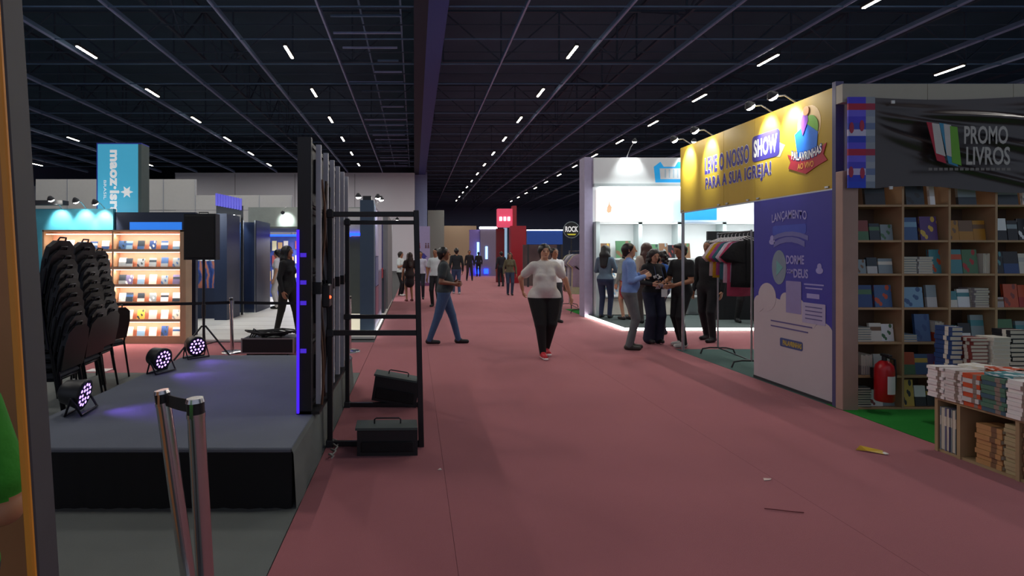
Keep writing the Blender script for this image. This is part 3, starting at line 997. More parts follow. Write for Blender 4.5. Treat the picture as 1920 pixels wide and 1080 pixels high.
# ------------------------------------------------------------------ near left edge: leaning display panel and attendant
dp = thing('display_panel', 'dark framed orange display panel at the near left edge', 'panel', (-.8, 1.08, 0))
M_ORG = mat('orange_laminate_lit', '#e0902a', .5, var=.08)  # lit tone of the panel orange, brightened in the colour
sh = math.tan(math.radians(3.7))
def lean_box(m, x0, x1, y0, y1, z0=0.0, z1=2.6):
    """x given at z = 1.2 (px row 780 at this depth); leans left going up"""
    M = Matrix(((1, 0, -sh, 0), (0, 1, 0, 0), (0, 0, 1, 0), (0, 0, 0, 1)))
    return MB().use(m).bbox((x0 + sh * 1.2, y0, z0), (x1 + sh * 1.2, y1, z1), .003, M)
lean_box(mat('panel_frame_dark', '#4a494f', .6), -.770, -.7555, 1.045, 1.105).build('frame_post', dp)
lean_box(M_ORG, -.772, -.7562, 1.034, 1.045).build('edge_trim', dp, 'bright orange edge trim')
lean_box(mat('panel_orange_shaded', '#b4784a', .6, var=.08), -2.2, -1.30, 1.78, 1.84).build('panel_board', dp)  # same orange as the trim, with shade put into the colour
lean_box(mat('panel_frame_dark', '#4a494f', .6), -.92, -.7705, 1.05, 1.09, 2.3, 2.6).build('frame_top', dp)
MB().use(mat('panel_frame_dark', '#4a494f', .6)).box((-2.2, 1.04, 0), (-.66, 1.84, .03)).build('frame_base', dp)
# ------------------------------------------------------------------ left side booths beyond the cross aisle
M_TEAL = mat('teal_wall', '#3f93a8', .6, var=.05)
M_NAVY = mat('navy_wall', '#1c2740', .5, var=.08)
M_SLATE = mat('slate_blue_wall', '#41566b', .6, var=.06)
M_PLAT = mat('white_platform', '#d9d6cf', .5, var=.04)
M_GLOWW = mat('white_glow', '#ffffff', .5, emit=5.0, emit_col='#f6fbff')

pl = thing('booth_platform', 'white raised booth floor behind the belt barrier', 'platform', (-3.2, 12, 0))
MB().use(M_PLAT).bbox((-7.2, 9.3, .0), (-1.95, 20, .05), .01).build('deck', pl)
for y in (9.9, 10.5, 11.1, 11.8, 12.6):
    MB().use(mat('platform_joint', '#b9b4aa', .6)).box((-7.15, y, .05), (-2.0, y + .012, .0512)).build('joint', pl)

def arm_spot(name, label, base, head, target, watts, col=(1, .97, .92), group=None, spot=75, glow=30):
    """exhibition arm spotlight: arm from base to head, lamp aimed at target"""
    base = Vector(base); head = Vector(head); target = Vector(target)
    o = thing(name, label, 'spotlight', base, group=group)
    MB().use(M_ALU).tube([base, base + (head - base) * .5 + Vector((0, 0, .05)), head], .009, n=6).build('arm', o)
    d = (target - head).normalized()
    q = d.to_track_quat('Z', 'Y').to_matrix().to_4x4()
    M = Matrix.Translation(head) @ q
    hd2 = MB().use(M_DGREY).lathe([(.02, -.07), (.035, -.05), (.055, -.02), (.06, .0), (.052, .0)], n=14, M=M).build('head', o)
    MB().use(mat('spot_lens_%g' % glow, '#ffffff', .3, emit=glow, emit_col='#fffaf0')).lathe([(.05, .0), (.046, .018), (.03, .032), (.008, .038)], n=14, M=M).build('lens', hd2)
    light('spot_light', 'SPOT', head + d * .06, watts, col, .04, target=target, parent=o, spot=spot, blend=.7)
    return o

# lit bookshelf facing the cross aisle
bs = thing('lit_bookshelf', 'brightly lit orange wood bookshelf behind the belt barrier', 'bookshelf', (-5.1, 9.25, 0))
M_OWOOD = mat('orange_wood', '#d89a7c', .5, var=.12, scale=6)
M_OWOODL = mat('beige_wood', '#b89a78', .5, var=.12, scale=6)
SX = (-6.35, -4.02)
shz = [.10, .39, .69, .99, 1.29, 1.59]
BY = 9.16
MB().use(M_OWOOD).box((SX[0], BY + .2, .0), (SX[1], BY + .24, 1.93)).build('back_panel', bs)
for x in (SX[0] - .03, SX[1]):
    MB().use(M_OWOODL).bbox((x, BY - .02, 0), (x + .1 if x > -5 else x + .03, BY + .24, 1.95), .004).build('side_panel', bs)
MB().use(M_OWOODL).box((SX[0], BY - .02, 0), (SX[1], BY + .2, .095)).build('plinth', bs)
MB().use(M_OWOODL).box((SX[0] - .03, BY - .02, 1.92), (SX[1] + .1, BY + .24, 1.95)).build('top_board', bs)
MB().use(M_OWOODL).box((-5.19, BY - .01, .1), (-5.165, BY + .2, 1.92)).build('divider', bs)
M_STRIPL = mat('shelf_strip_light', '#fff4e8', .5, emit=4, emit_col='#ffe6cc')
for i, z in enumerate(shz):
    MB().use(M_OWOOD).box((SX[0], BY, z - .018), (SX[1], BY + .2, z)).build('shelf', bs)
    MB().use(M_OWOODL).box((SX[0], BY - .012, z - .018), (SX[1], BY, z + .03)).build('shelf_lip', bs)
    zt = (shz + [1.9])[i + 1] - .03
    MB().use(M_STRIPL).box((SX[0] + .02, BY + .004, zt), (SX[1] - .02, BY + .02, zt + .012)).build('strip_light', bs)
    light('shelf_light', 'AREA', ((SX[0] + SX[1]) / 2, BY + .03, zt - .008), 8, (1, .88, .78), 2.2, .03, target=((SX[0] + SX[1]) / 2, BY + .13, zt - .25), parent=bs)

# every book is a thing of its own; meshes are shared by colour and kind
BOOKS = {}
M_PAGES = mat('book_pages', '#cfc6b4', .8, var=.1, scale=90)
def cover_mat(c1, c2, style):
    key = 'cover_%s_%s_%d' % (c1[1:], c2[1:], style)
    if key in MATS:
        return MATS[key]
    m = bpy.data.materials.new(key); m.use_nodes = True
    nt = m.node_tree; bs_ = nt.nodes['Principled BSDF']
    bs_.inputs['Roughness'].default_value = .4
    tc = nt.nodes.new('ShaderNodeTexCoord')
    rp = nt.nodes.new('ShaderNodeValToRGB')
    rp.color_ramp.interpolation = 'CONSTANT'
    a, b2 = (*lin(c1), 1), (*lin(c2), 1)
    if style == 0:      # title band near the top
        sp_ = nt.nodes.new('ShaderNodeSeparateXYZ'); nt.links.new(tc.outputs['Generated'], sp_.inputs[0])
        nt.links.new(sp_.outputs[2], rp.inputs[0])
        els = [(0, a), (.58, b2), (.80, a)]
    elif style == 1:    # picture blobs
        nz = nt.nodes.new('ShaderNodeTexVoronoi'); nz.inputs['Scale'].default_value = 3.2
        nt.links.new(tc.outputs['Generated'], nz.inputs['Vector']); nt.links.new(nz.outputs['Distance'], rp.inputs[0])
        els = [(0, b2), (.38, a)]
    else:               # half and half
        sp_ = nt.nodes.new('ShaderNodeSeparateXYZ'); nt.links.new(tc.outputs['Generated'], sp_.inputs[0])
        nt.links.new(sp_.outputs[2], rp.inputs[0])
        els = [(0, a), (.45, b2)]
    rp.color_ramp.elements[0].position = 0; rp.color_ramp.elements[0].color = els[0][1]
    rp.color_ramp.elements[1].position = els[1][0]; rp.color_ramp.elements[1].color = els[1][1]
    for p, c in els[2:]:
        e = rp.color_ramp.elements.new(p); e.color = c
    nt.links.new(rp.outputs[0], bs_.inputs['Base Color'])
    MATS[key] = m
    return m

def book_mesh(c1, c2, style, th=.12):
    """unit book standing, cover towards -y: x -.5...5, z 0..1, y 0..1"""
    key = (c1, c2, style)
    if key not in BOOKS:
        m = cover_mat(c1, c2, style)
        b = MB().use(m).box((-.5, 0, 0), (.5, .12, 1)).box((-.5, .88, 0), (.5, 1, 1)).box((-.5, .12, 0), (-.46, .88, 1))
        b.use(M_PAGES).box((-.46, .12, .015), (.47, .88, .985))
        BOOKS[key] = b.mesh('book')
    return BOOKS[key]

USED = {}
def book(label, loc, w, hgt, th, c1, c2='#e6e2d8', style=0, rz=0.0, tilt=0.0, group=None, flat=False, rx=None):
    o = bpy.data.objects.new('book', book_mesh(c1, c2, style)); COL.objects.link(o)
    o.scale = (w, th, hgt)
    if flat:
        o.rotation_euler = Euler((PI / 2, 0, rz), 'XYZ')      # lies with the cover down, y of the book -> up
    else:
        o.rotation_euler = (-tilt, 0, rz)
    o.location = loc
    return tag(o, label, 'book', group)

CN = {'#3d5f8f': 'blue', '#e3ddd0': 'cream', '#c9c7c4': 'pale grey', '#2f3a44': 'charcoal', '#7fa7c4': 'light blue', '#d8b24a': 'yellow', '#8a3f3a': 'dark red', '#4f7a56': 'green', '#6f6a8f': 'mauve', '#f0f0f0': 'white',
      '#b8802a': 'amber', '#c8502c': 'orange', '#2b4a80': 'navy', '#7a5a42': 'brown', '#8c9aa0': 'grey', '#24242a': 'black', '#4f8f98': 'teal', '#5a3a7a': 'purple', '#b03030': 'red', '#b0a4a4': 'dusty pink'}
ROWN = ['bottom', 'second lowest', 'third lowest', 'third highest', 'second highest', 'top']
pal = {5: ['#3d5f8f', '#7fa7c4', '#3d5f8f', '#2b4a80'], 4: ['#c9c7c4', '#8c9aa0', '#e3ddd0'], 3: ['#7fa7c4', '#e3ddd0', '#8c9aa0', '#6f6a8f'], 2: ['#8c9aa0', '#f0f0f0', '#2f3a44', '#e3ddd0'], 1: ['#f0f0f0', '#e3ddd0', '#d8b24a', '#c9c7c4'], 0: ['#e3ddd0', '#7fa7c4', '#f0f0f0', '#2b4a80']}
for r, z in enumerate(shz):
    n = 11
    for i in range(n):
        x = SX[1] - .11 - i * (SX[1] - SX[0] - .2) / (n - .6)
        if abs(x + 5.177) < .085:
            x -= .09 if x < -5.177 else -.09
        c1 = pal[r][(i * 3 + r) % len(pal[r])]; c2 = random.choice(['#f0f0f0', '#2f3a44', '#3d5f8f', '#e3ddd0'])
        if c2 == c1:
            c2 = '#8c9aa0'
        w = .115 + .02 * rng.random(); hg = .165 + .03 * rng.random()
        book('%s book, %s from the right on the %s shelf of the lit bookshelf' % (CN[c1], ORD[i], ROWN[r]), (x, BY + .07, z), w, hg, .018, c1, c2, (i + r) % 3, tilt=.22, group='books facing out on the lit bookshelf')

# teal wall with arm spots behind the bookshelf, and the tall lettered banner
tb = thing('teal_booth', 'teal booth wall with three arm lights above the lit bookshelf', 'booth', (-6, 9.75, 0))
MB().use(M_TEAL).box((-7.0, 9.7, 0), (-5.48, 9.8, 2.36)).build('wall', tb)
MB().use(M_NAVY).box((-5.48, 9.75, 0), (-4.0, 9.85, 2.3)).build('side_wall', tb)
MB().use(mat('blue_screen', '#2c6fd0', .4, emit=.8, emit_col='#2a78e0')).box((-5.2, 9.74, 1.98), (-4.25, 9.75, 2.12)).build('screen_strip', tb, 'glowing blue strip')
MB().use(M_BLACK).box((-6.95, 9.55, 2.42), (-6.3, 9.72, 2.5)).build('light_bar', tb)
MB().use(M_OFFW).box((-7.12, 9.6, 0), (-7.0, 9.8, 2.8)).build('post', tb)
for i, (x, say) in enumerate(((-6.42, 'leftmost'), (-5.98, 'middle'), (-5.64, 'rightmost'))):
    arm_spot('arm_spotlight', '%s arm spotlight washing the teal wall' % say, (x, 9.72, 2.36), (x, 9.42, 2.5 - .03 * i), (x, 9.7, 2.1), 55, group='teal wall arm spotlights', spot=70)
bn = thing('lettered_banner', 'tall teal banner lettered maoz israel standing over the bookshelf', 'banner', (-5.5, 10, 2.3))
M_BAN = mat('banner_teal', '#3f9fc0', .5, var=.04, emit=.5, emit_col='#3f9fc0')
MB().use(M_BAN).box((-5.94, 10.0, 2.25), (-5.18, 10.02, 3.6)).build('panel', bn)
MB().use(M_DGREY).cyl((-5.55, 10.15, 0.05), (-5.55, 10.15, 2.3), .03, n=10).build('pole', bn)
MB().use(mat('banner_side', '#4a5a58', .6)).box((-5.18, 10.0, 2.25), (-5.12, 10.3, 3.6)).use(mat('banner_blue_edge', '#1c2fb0', .5)).box((-5.96, 10.0, 2.25), (-5.94, 10.3, 3.61)).box((-5.96, 9.999, 3.6), (-5.12, 10.3, 3.62)).build('frame', bn)
MT = frame_facing_cam(-5.56, 10.0, 2.9)
M_LW = mat('white_print', '#f4f4f4', .6, var=.02, emit=.25, emit_col='#ffffff')
text('maoz·israel', MT, 1.42, .19, M_LW, bn, rot=-PI / 2, x0=-.055, y0=-.12, bold=.045, space=1.06)
text('BRASIL', MT, .36, .05, M_LW, bn, rot=-PI / 2, x0=-.24, y0=-.16, bold=.0)
star = []
for i in range(12):
    rr = .12 if i % 2 == 0 else .055
    star.append((.17 + rr * math.cos(i * PI / 6), -.2 + rr * math.sin(i * PI / 6)))
blob(star, MT, M_LW, bn, 'star_emblem')

# octanorm walls of farther booths
pw = thing('panel_wall', 'pale modular panel wall with seams behind the teal banner', 'booth wall', (-11, 20, 0))
for i in range(8):
    x = -14.2 + i * 1.2
    top = 3.75 if i >= 5 else 4.35
    MB().use(M_OFFW).box((x, 20, 3.2), (x + 1.18, 20.06, top)).build('panel', pw)
    MB().use(M_OFFW).box((x, 20, 0), (x + 1.18, 20.06, 3.17)).build('panel', pw)
    MB().use(M_ALU).box((x + 1.18, 19.98, 0), (x + 1.2, 20.08, top)).build('post', pw)
hd_ = thing('violet_header', 'small violet lit booth header above the navy booth', 'booth header', (-4.5, 13, 2.8))
for i in range(10):
    MB().use(mat('violet_slat', '#5a55b8', .5, emit=.35, emit_col='#5a55e0')).box((-4.85 + i * .065, 13, 2.72 - i * .012), (-4.85 + i * .065 + .05, 13.04, 3.02 - i * .014)).build('slat', hd_)
MB().use(M_DGREY).box((-4.85, 13.05, 2.5), (-4.2, 13.09, 2.72)).build('rail', hd_)
MB().use(M_DGREY).box((-4.85, 13.05, 0), (-4.8, 13.09, 2.5)).box((-4.25, 13.05, 0), (-4.2, 13.09, 2.5)).build('post', hd_)

# navy booth with printed wall
nb = thing('navy_booth', 'dark navy booth block with a printed photo wall behind the tripod', 'booth', (-4.6, 12, .05))
MB().use(M_NAVY).box((-4.5, 12.0, .05), (-4.22, 12.9, 2.45)).build('pillar', nb)
MB().use(M_NAVY).box((-5.5, 12.3, .05), (-4.5, 12.4, .75)).build('counter_wall', nb)
MB().use(M_NAVY).box((-5.5, 12.3, 1.5), (-4.5, 12.4, 2.45)).build('upper_wall', nb)
m = bpy.data.materials.new('wave_print'); m.use_nodes = True
nt = m.node_tree; wv = nt.nodes.new('ShaderNodeTexWave'); wv.inputs['Scale'].default_value = 2.2; wv.inputs['Distortion'].default_value = 9; wv.inputs['Detail'].default_value = 3
tc = nt.nodes.new('ShaderNodeTexCoord'); nt.links.new(tc.outputs['Object'], wv.inputs['Vector'])
rp = nt.nodes.new('ShaderNodeValToRGB'); nt.links.new(wv.outputs['Fac'], rp.inputs[0])
rp.color_ramp.elements[0].color = (*lin('#1c2f6a'), 1); rp.color_ramp.elements[1].color = (*lin('#b0684a'), 1)
e = rp.color_ramp.elements.new(.55); e.color = (*lin('#34508a'), 1)
nt.links.new(rp.outputs[0], nt.nodes['Principled BSDF'].inputs['Base Color'])
MATS['wave_print'] = m
MB().use(m).box((-5.5, 12.34, .75), (-4.5, 12.4, 1.38)).build('photo_print', nb, 'blue and orange photo print')
for i in range(9):
    MB().use(M_WHITE).box((-5.48 + i * .13, 12.33, 1.38), (-5.48 + i * .13 + .07, 12.345, 1.5 + .25 * abs(math.sin(i * 1.1)))).build('white_stripe', nb)
light('booth_fill', 'AREA', (-4.9, 11.2, 2.6), 25, (.85, .92, 1), .8, .8, target=(-4.9, 12.3, 1.0), parent=nb)

gb = thing('glass_booth', 'dark blue glazed booth corner with spotlights on top', 'booth', (-4.3, 13.8, .05))
MB().use(M_NAVY).box((-4.05, 13.6, .05), (-4.03, 14.9, 2.4)).build('frame_left', gb)
for i, c in enumerate(('#2a3f66', '#31486e', '#2a3550')):
    MB().use(mat('blue_glass_%d' % i, c, .12, var=.2, scale=1.5)).box((-4.95 + i * .3 - .0, 13.6, .05), (-4.95 + i * .3 + .27, 13.62, 2.35)).build('pane', gb)
    MB().use(M_ALU).box((-4.95 + i * .3 + .27, 13.59, .05), (-4.95 + i * .3 + .3, 13.63, 2.4)).build('mullion', gb)
MB().use(mat('side_pane', '#3b4657', .3)).box((-4.97, 13.62, .05), (-4.95, 14.9, 2.4)).build('side_pane', gb)
for i, x in enumerate((-4.72, -4.5)):
    arm_spot('arm_spotlight', ['left', 'right'][i] + ' one of two arm spotlights on the glazed booth', (x, 13.62, 2.42), (x, 13.3, 2.55), (x, 13.6, 2.0), 22, (.85, .95, 1), group='glazed booth arm spotlights')

# arch lit in blue
ar = thing('blue_arch', 'booth entrance arch outlined in blue light beyond the navy booth', 'arch', (-3.9, 16, .05))
M_BLUEL = mat('blue_neon', '#1838ff', .4, emit=7, emit_col='#1030ff')
M_CYANL = mat('cyan_neon', '#30b0ff', .4, emit=6, emit_col='#2898ff')
MB().use(M_WHITE).box((-4.9, 16.05, .05), (-4.6, 16.3, 2.2)).build('post', ar)
MB().use(M_CYANL).box((-4.72, 16.02, .3), (-4.66, 16.05, 2.1)).build('neon_upright', ar)
MB().use(M_BLUEL).box((-4.72, 16.02, 2.07), (-1.9, 16.05, 2.13)).build('neon_lintel', ar)
MB().use(mat('grey_header', '#8f9690', .7)).box((-5.0, 16.05, 2.2), (-1.2, 16.3, 2.95)).build('header', ar)
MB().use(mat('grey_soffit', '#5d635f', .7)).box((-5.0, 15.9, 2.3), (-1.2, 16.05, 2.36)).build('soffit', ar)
MB().use(mat('interior_blue', '#3a4ea0', .6, var=.4, scale=3)).box((-5.2, 18.6, .05), (-3.9, 18.7, 2.2)).build('interior_panel', ar)
MB().use(mat('interior_brown', '#8a6a58', .6, var=.5, scale=4)).box((-3.9, 18.6, .05), (-1.2, 18.7, 2.2)).build('interior_panel', ar)
for k in range(6):
    for j in range(3):
        MB().use(hexmat(['#c8a070', '#d8d0c8', '#404890', '#a04a48', '#202840', '#e0d8b0'][(k + j * 2) % 6], .6)).box((-5.15 + k * .2, 18.55, .6 + .5 * j + .06 * (k % 3)), (-5.0 + k * .2, 18.6, .95 + .5 * j + .05 * (k % 2))).build('poster', ar)
light('arch_interior', 'AREA', (-3.3, 17.4, 2.15), 90, (.9, .92, 1), 1.5, 1.5, target=(-3.3, 17.4, 0), parent=ar)
arm_spot('arm_spotlight', 'lone arm spotlight on the grey header above the blue arch', (-3.85, 16.05, 2.95), (-3.85, 15.6, 2.75), (-3.85, 16.05, 2.55), 40, (.9, 1, .97))

# corner booth seen through the support frames
cb = thing('corner_booth', 'grey corner booth with slate blue column beside the red aisle', 'booth', (-1.3, 11, 0))
MB().use(M_PLAT).bbox((-1.9, 9.62, 0), (-.72, 17.5, .06), .01).build('platform', cb)
MB().use(M_SLATE).box((-1.02, 10.0, .06), (-.76, 10.35, 2.55)).build('column', cb)
MB().use(mat('column_cap', '#232a30', .6)).box((-.97, 10.02, 2.55), (-.81, 10.3, 2.63)).build('column_cap', cb)
MB().use(mat('grey_green_wall', '#4a504c', .6)).box((-1.9, 11.2, .06), (-1.02, 11.3, 1.9)).build('wall', cb)
MB().use(M_BLUEL).box((-1.88, 11.17, 1.92), (-1.04, 11.2, 1.98)).build('neon_lintel', cb)
MB().use(M_OFFW).box((-1.9, 11.2, 1.98), (-1.02, 11.3, 2.5)).build('header', cb)
MB().use(mat('light_counter', '#e8e2c8', .5, emit=.5, emit_col='#fff4d8')).box((-1.85, 10.4, .06), (-1.05, 10.6, .35)).build('glowing_plinth', cb)
MB().use(M_GLOWW).box((-.735, 9.7, .06), (-.72, 12.9, .075)).build('edge_light', cb)
# pictures on the aisle side
for i, (y0, y1, z0, z1, c) in enumerate(((10.5, 11.2, 1.5, 2.4, '#a9a6c4'), (10.5, 11.2, .9, 1.48, '#6a6f95'), (10.5, 11.2, .3, .88, '#8a5a70'), (11.25, 12.3, 1.2, 2.4, '#b8b6cc'), (11.25, 12.3, .3, 1.15, '#7a6a80'))):
    MB().use(hexmat(c, .5, var=.25)).box((-.79, y0, z0), (-.755, y1, z1)).build('picture_panel', cb)
MB().use(mat('aisle_wall', '#8f8aa0', .6)).box((-.85, 10.36, .06), (-.79, 12.8, 2.5)).build('aisle_wall', cb)
MB().use(mat('blue_red_flag', '#27306a', .5)).box((-.84, 13.0, 1.2), (-.78, 13.3, 2.3)).use(mat('flag_red', '#9a2430', .5)).box((-.84, 13.0, .95), (-.78, 13.3, 1.2)).build('flag_panel', cb)
MB().use(mat('grey_tall_wall', '#77787a', .6)).box((-.85, 14.4, .06), (-.72, 17.3, 2.6)).build('rear_wall', cb)
MB().use(mat('dark_cabinet', '#2a3440', .5)).box((-1.0, 13.35, .06), (-.76, 14.2, 1.15)).build('cabinet', cb)
for i, (x, y) in enumerate(((-1.06, 10.1), (-.70, 10.25), (-.66, 10.6))):
    arm_spot('arm_spotlight', ['left', 'middle', 'right'][i] + ' arm spotlight at the head of the slate blue column', (x * .5 - .42, y, 2.5), (x, y - .02, 2.62), (x + .02, y + .3, 1.6), 16, (.9, .97, 1), group='slate column arm spotlights')
arm_spot('arm_spotlight', 'arm spotlight on the grey wall left of the women talking', (-.75, 17.2, 2.6), (-.55, 17.0, 2.65), (-.7, 17.8, 1.7), 25, (.9, .97, 1))

# ------------------------------------------------------------------ far end of the aisle
rp_ = thing('toilet_sign_panel', 'pale violet panel with restroom symbols beside the aisle', 'sign panel', (.45, 26, 0))
M_LILAC = mat('lilac_panel', '#9d95bd', .6, var=.06)
MB().use(M_LILAC).box((.17, 26, 0), (.76, 26.15, 2.9)).build('board', rp_)
MB().use(mat('lilac_foot', '#6a3a6a', .6)).box((.17, 25.98, 0), (.76, 26, .14)).build('foot', rp_)
for i, (x, c) in enumerate(((.24, '#a04a60'), (.56, '#6a5060'), (.68, '#6a5060'))):
    Mf = frame_facing_cam(x, 26, 1.95)
    blob(circle(0, .1, .04), Mf, hexmat(c, .5), rp_, 'symbol_head')
    blob([(-.05, -.12), (.05, -.12), (.035, .05), (-.035, .05)], Mf, hexmat(c, .5), rp_, 'symbol_body')
blob([(-.1, -.15), (.1, -.15), (.1, 0), (.18, 0), (0, .2), (-.18, 0), (-.1, 0)], frame_facing_cam(.45, 26, 1.4), hexmat('#3a3a90', .5), rp_, 'arrow')
blob(circle(0, 0, .1), frame_facing_cam(.45, 26, 1.0), hexmat('#2a2450', .5), rp_, 'disc')

vb = thing('violet_booth', 'grey violet box booth with glowing slots and white roof light', 'booth', (4.7, 38, 0))
M_GV = mat('grey_violet', '#7a728a', .6, var=.05)
MB().use(M_GV).box((4.7, 38, 0), (5.85, 38.2, 3.35)).build('front_wall', vb)
MB().use(mat('violet_wall', '#7a6ab0', .6)).box((3.95, 38.2, 0), (4.7, 38.4, 3.3)).build('side_wall', vb)
MB().use(M_GLOWW).box((4.65, 37.95, 3.35), (5.9, 38.2, 3.5)).build('roof_light', vb)
for x, z0, z1 in ((4.45, .6, 2.4), (5.05, 1.2, 2.1)):
    MB().use(mat('slot_glow', '#9fd0ff', .4, emit=2.2, emit_col='#8fc8ff')).box((x, 37.93, z0), (x + .16, 37.98, z1)).build('glowing_slot', vb)
for x in (4.35, 4.95):
    MB().use(M_BLUEL).box((x, 37.9, .15), (x + .3, 37.95, .5)).build('blue_footlight', vb)

rb = thing('red_booth', 'red booth with tall red columns and lit sign box', 'booth', (5.4, 29, 0))
M_REDP = mat('red_paint', '#a01828', .5, var=.06)
MB().use(M_REDP).box((5.15, 28.4, 0), (5.95, 29, 3.05)).build('column', rb)
MB().use(mat('red_dark', '#6e1420', .5)).box((4.5, 29.3, 0), (4.95, 29.5, 2.95)).build('column', rb)
MB().use(mat('red_sign', '#c03a58', .5, emit=.6, emit_col='#e04a68')).box((4.5, 28.8, 3.0), (5.3, 29.2, 4.0)).build('sign_box', rb)
MB().use(M_REDP).box((5.3, 28.7, 3.0), (5.5, 29.2, 4.15)).build('sign_side', rb)
for i in range(3):
    MB().use(M_GLOWW).box((4.6 + .22 * i, 28.76, 3.35), (4.72 + .22 * i, 28.8, 3.55)).build('sign_lamp', rb)
MB().use(mat('red_interior', '#8fb0c8', .5, var=.4, emit=.5, emit_col='#9fd0f0')).box((4.96, 29.6, 1.2), (5.15, 29.7, 3.0)).build('lit_display', rb)

bb = thing('blue_booth', 'low booth with plain blue fascia beyond the walking woman', 'booth', (6, 25.5, 0))
MB().use(mat('blue_fascia', '#1a4aa0', .5, emit=.15, emit_col='#1a4aa0')).box((5.3, 25, 2.0), (6.95, 25.2, 2.65)).build('fascia', bb)
MB().use(M_GLOWW).box((5.3, 24.98, 2.65), (6.95, 25.2, 2.69)).build('light_line', bb)
MB().use(mat('booth_brown', '#5a4a48', .6, var=.4, scale=3)).box((5.3, 26, 0), (6.95, 26.1, 2.0)).build('rear_wall', bb)
for x in (5.3, 6.88):
    MB().use(M_DGREY).box((x, 25, 0), (x + .08, 25.1, 2.0)).build('post', bb)

# clothing stall with the round sign
rs = thing('round_sign', 'round black sign with white lettering above the clothes stall', 'sign', (4.42, 15, 0))
MB().use(M_DGREY).cyl((4.42, 15.02, 0), (4.42, 15.02, 2.0), .015, n=8).build('pole', rs)
MB().use(mat('sign_black', '#1e2228', .5)).cyl((4.42, 15.03, 2.22), (4.42, 15, 2.22), .235, n=32).build('disc', rs)
MB().use(mat('sign_ring', '#8a9aa0', .4)).prism(circle(0, 0, .235, n=32), 0, .004, frame_facing_cam(4.42, 15, 2.22)).use(mat('sign_black', '#1e2228', .5)).prism(circle(0, 0, .215, n=32), .004, .006, frame_facing_cam(4.42, 15, 2.22)).build('rim', rs)
text('ROCK', frame_facing_cam(4.42, 14.99, 2.22), .36, .16, mat('sign_white', '#f2f2f2', .5, emit=.4, emit_col='#ffffff'), rs, bold=.03, y0=.02)
blob([(-.09, -.15), (.09, -.15), (.13, -.11), (-.13, -.11)], frame_facing_cam(4.42, 14.99, 2.22), mat('sign_yellow', '#d8d040', .5, emit=.3, emit_col='#d8d040'), rs, 'yellow_line', 0, .002)

# ------------------------------------------------------------------ garments
def shirt_mesh(w, l, col, stripe=None, long=False, thick=.05):
    """hanging shirt facing -y, neck at the origin, as a soft closed shell"""
    half = [(0.05, 0.0), (w * .42, -.05), (w * .78, -.24) if not long else (w * .62, -l * .82), (w * .60, -.31) if not long else (w * .47, -l * .84), (w * .44, -.17), (w * .46, -l * .6), (w * .48, -l), (0, -l - .01)]
    out = [(x, z) for x, z in half] + [(-x, z) for x, z in reversed(half[:-1])]
    v = []; n = len(out)
    cx = sum(p[0] for p in out) / n; cz = -l * .5
    rings = [(1.0, 0.0), (.93, .6), (.75, 1.0)]
    mb = MB().use(mat('garment_' + col[1:], col, .85, var=.15, scale=20, bump=.3, bump_scale=30))
    for sd in (-1, 1):
        vs2 = []
        for k, t in rings:
            for x, z in out:
                vs2.append((cx + (x - cx) * k, sd * thick * .5 * t * (1 + .25 * math.sin(x * 40)), cz + (z - cz) * k))
        vs2.append((cx, sd * thick * .5, cz))
        fs = []
        for r in range(2):
            for i in range(n):
                q = (r * n + i, r * n + (i + 1) % n, (r + 1) * n + (i + 1) % n, (r + 1) * n + i)
                fs.append(q if sd > 0 else q[::-1])
        for i in range(n):
            q = (2 * n + i, 2 * n + (i + 1) % n, 3 * n)
            fs.append(q if sd > 0 else q[::-1])
        mb.add(vs2, fs, True)
    if stripe:
        mb.use(mat('garment_' + stripe[1:], stripe, .85))
        mb.box((-w * .4, -thick * .62, -l * .62), (w * .4, -thick * .5, -l * .34))
    return mb
HANG = None
def hanger(label, loc, rz, group):
    global HANG
    if HANG is None:
        pts = [(-.19, 0, -.03), (0, 0, .035), (.19, 0, -.03), (-.19, 0, -.03)]
        m = MB().use(mat('hanger_white', '#e4e4e4', .4)).tube(pts, .007, n=6)
        m.tube([(0, 0, .035), (0, 0, .065), (.02, 0, .09), (.035, 0, .1)], .004, n=5)
        HANG = m.mesh('clothes_hanger')
        o = obj('clothes_hanger', HANG)
    else:
        o = obj('clothes_hanger', HANG)
    o.location = loc; o.rotation_euler = (0, 0, rz)
    return tag(o, label, 'hanger', group)

def rail_rack(name, label, x0, y0, x1, y1, z, group=None, arched=True):
    o = thing(name, label, 'clothes rack', ((x0 + x1) / 2, (y0 + y1) / 2, 0), group=group)
    MB().use(M_BLACK).cyl((x0, y0, z), (x1, y1, z), .012, n=8).build('rail', o)
    d = Vector((y1 - y0, x0 - x1, 0)).normalized()
    for x, y in ((x0, y0), (x1, y1)):
        p = Vector((x, y, 0))
        MB().use(M_ALU).cyl((x, y, .1), (x, y, z + .02), .013, n=8).build('upright', o)
        MB().use(M_BLACK).tube([p + d * .25 + Vector((0, 0, .012)), p + d * .22 + Vector((0, 0, .09)), p + d * .12 + Vector((0, 0, .11)), p - d * .12 + Vector((0, 0, .11)), p - d * .22 + Vector((0, 0, .09)), p - d * .25 + Vector((0, 0, .012))], .012).build('foot', o)
    MB().use(M_BLACK).cyl((x0, y0, .11), (x1, y1, .11), .01, n=8).build('lower_bar', o)
    return o
rail_rack('garment_rack', 'black garment rack full of clothes under the round sign', 4.27, 13.7, 4.47, 15.4, 1.62)
gc = ['#b9a4b8', '#e4dfb8', '#8a8ea8', '#c8c8cc', '#e8e8e8', '#7d7f98', '#d8d6b0', '#3a3a44']
gn = ['mauve', 'pale yellow', 'grey blue', 'light grey', 'white', 'slate', 'cream', 'black']
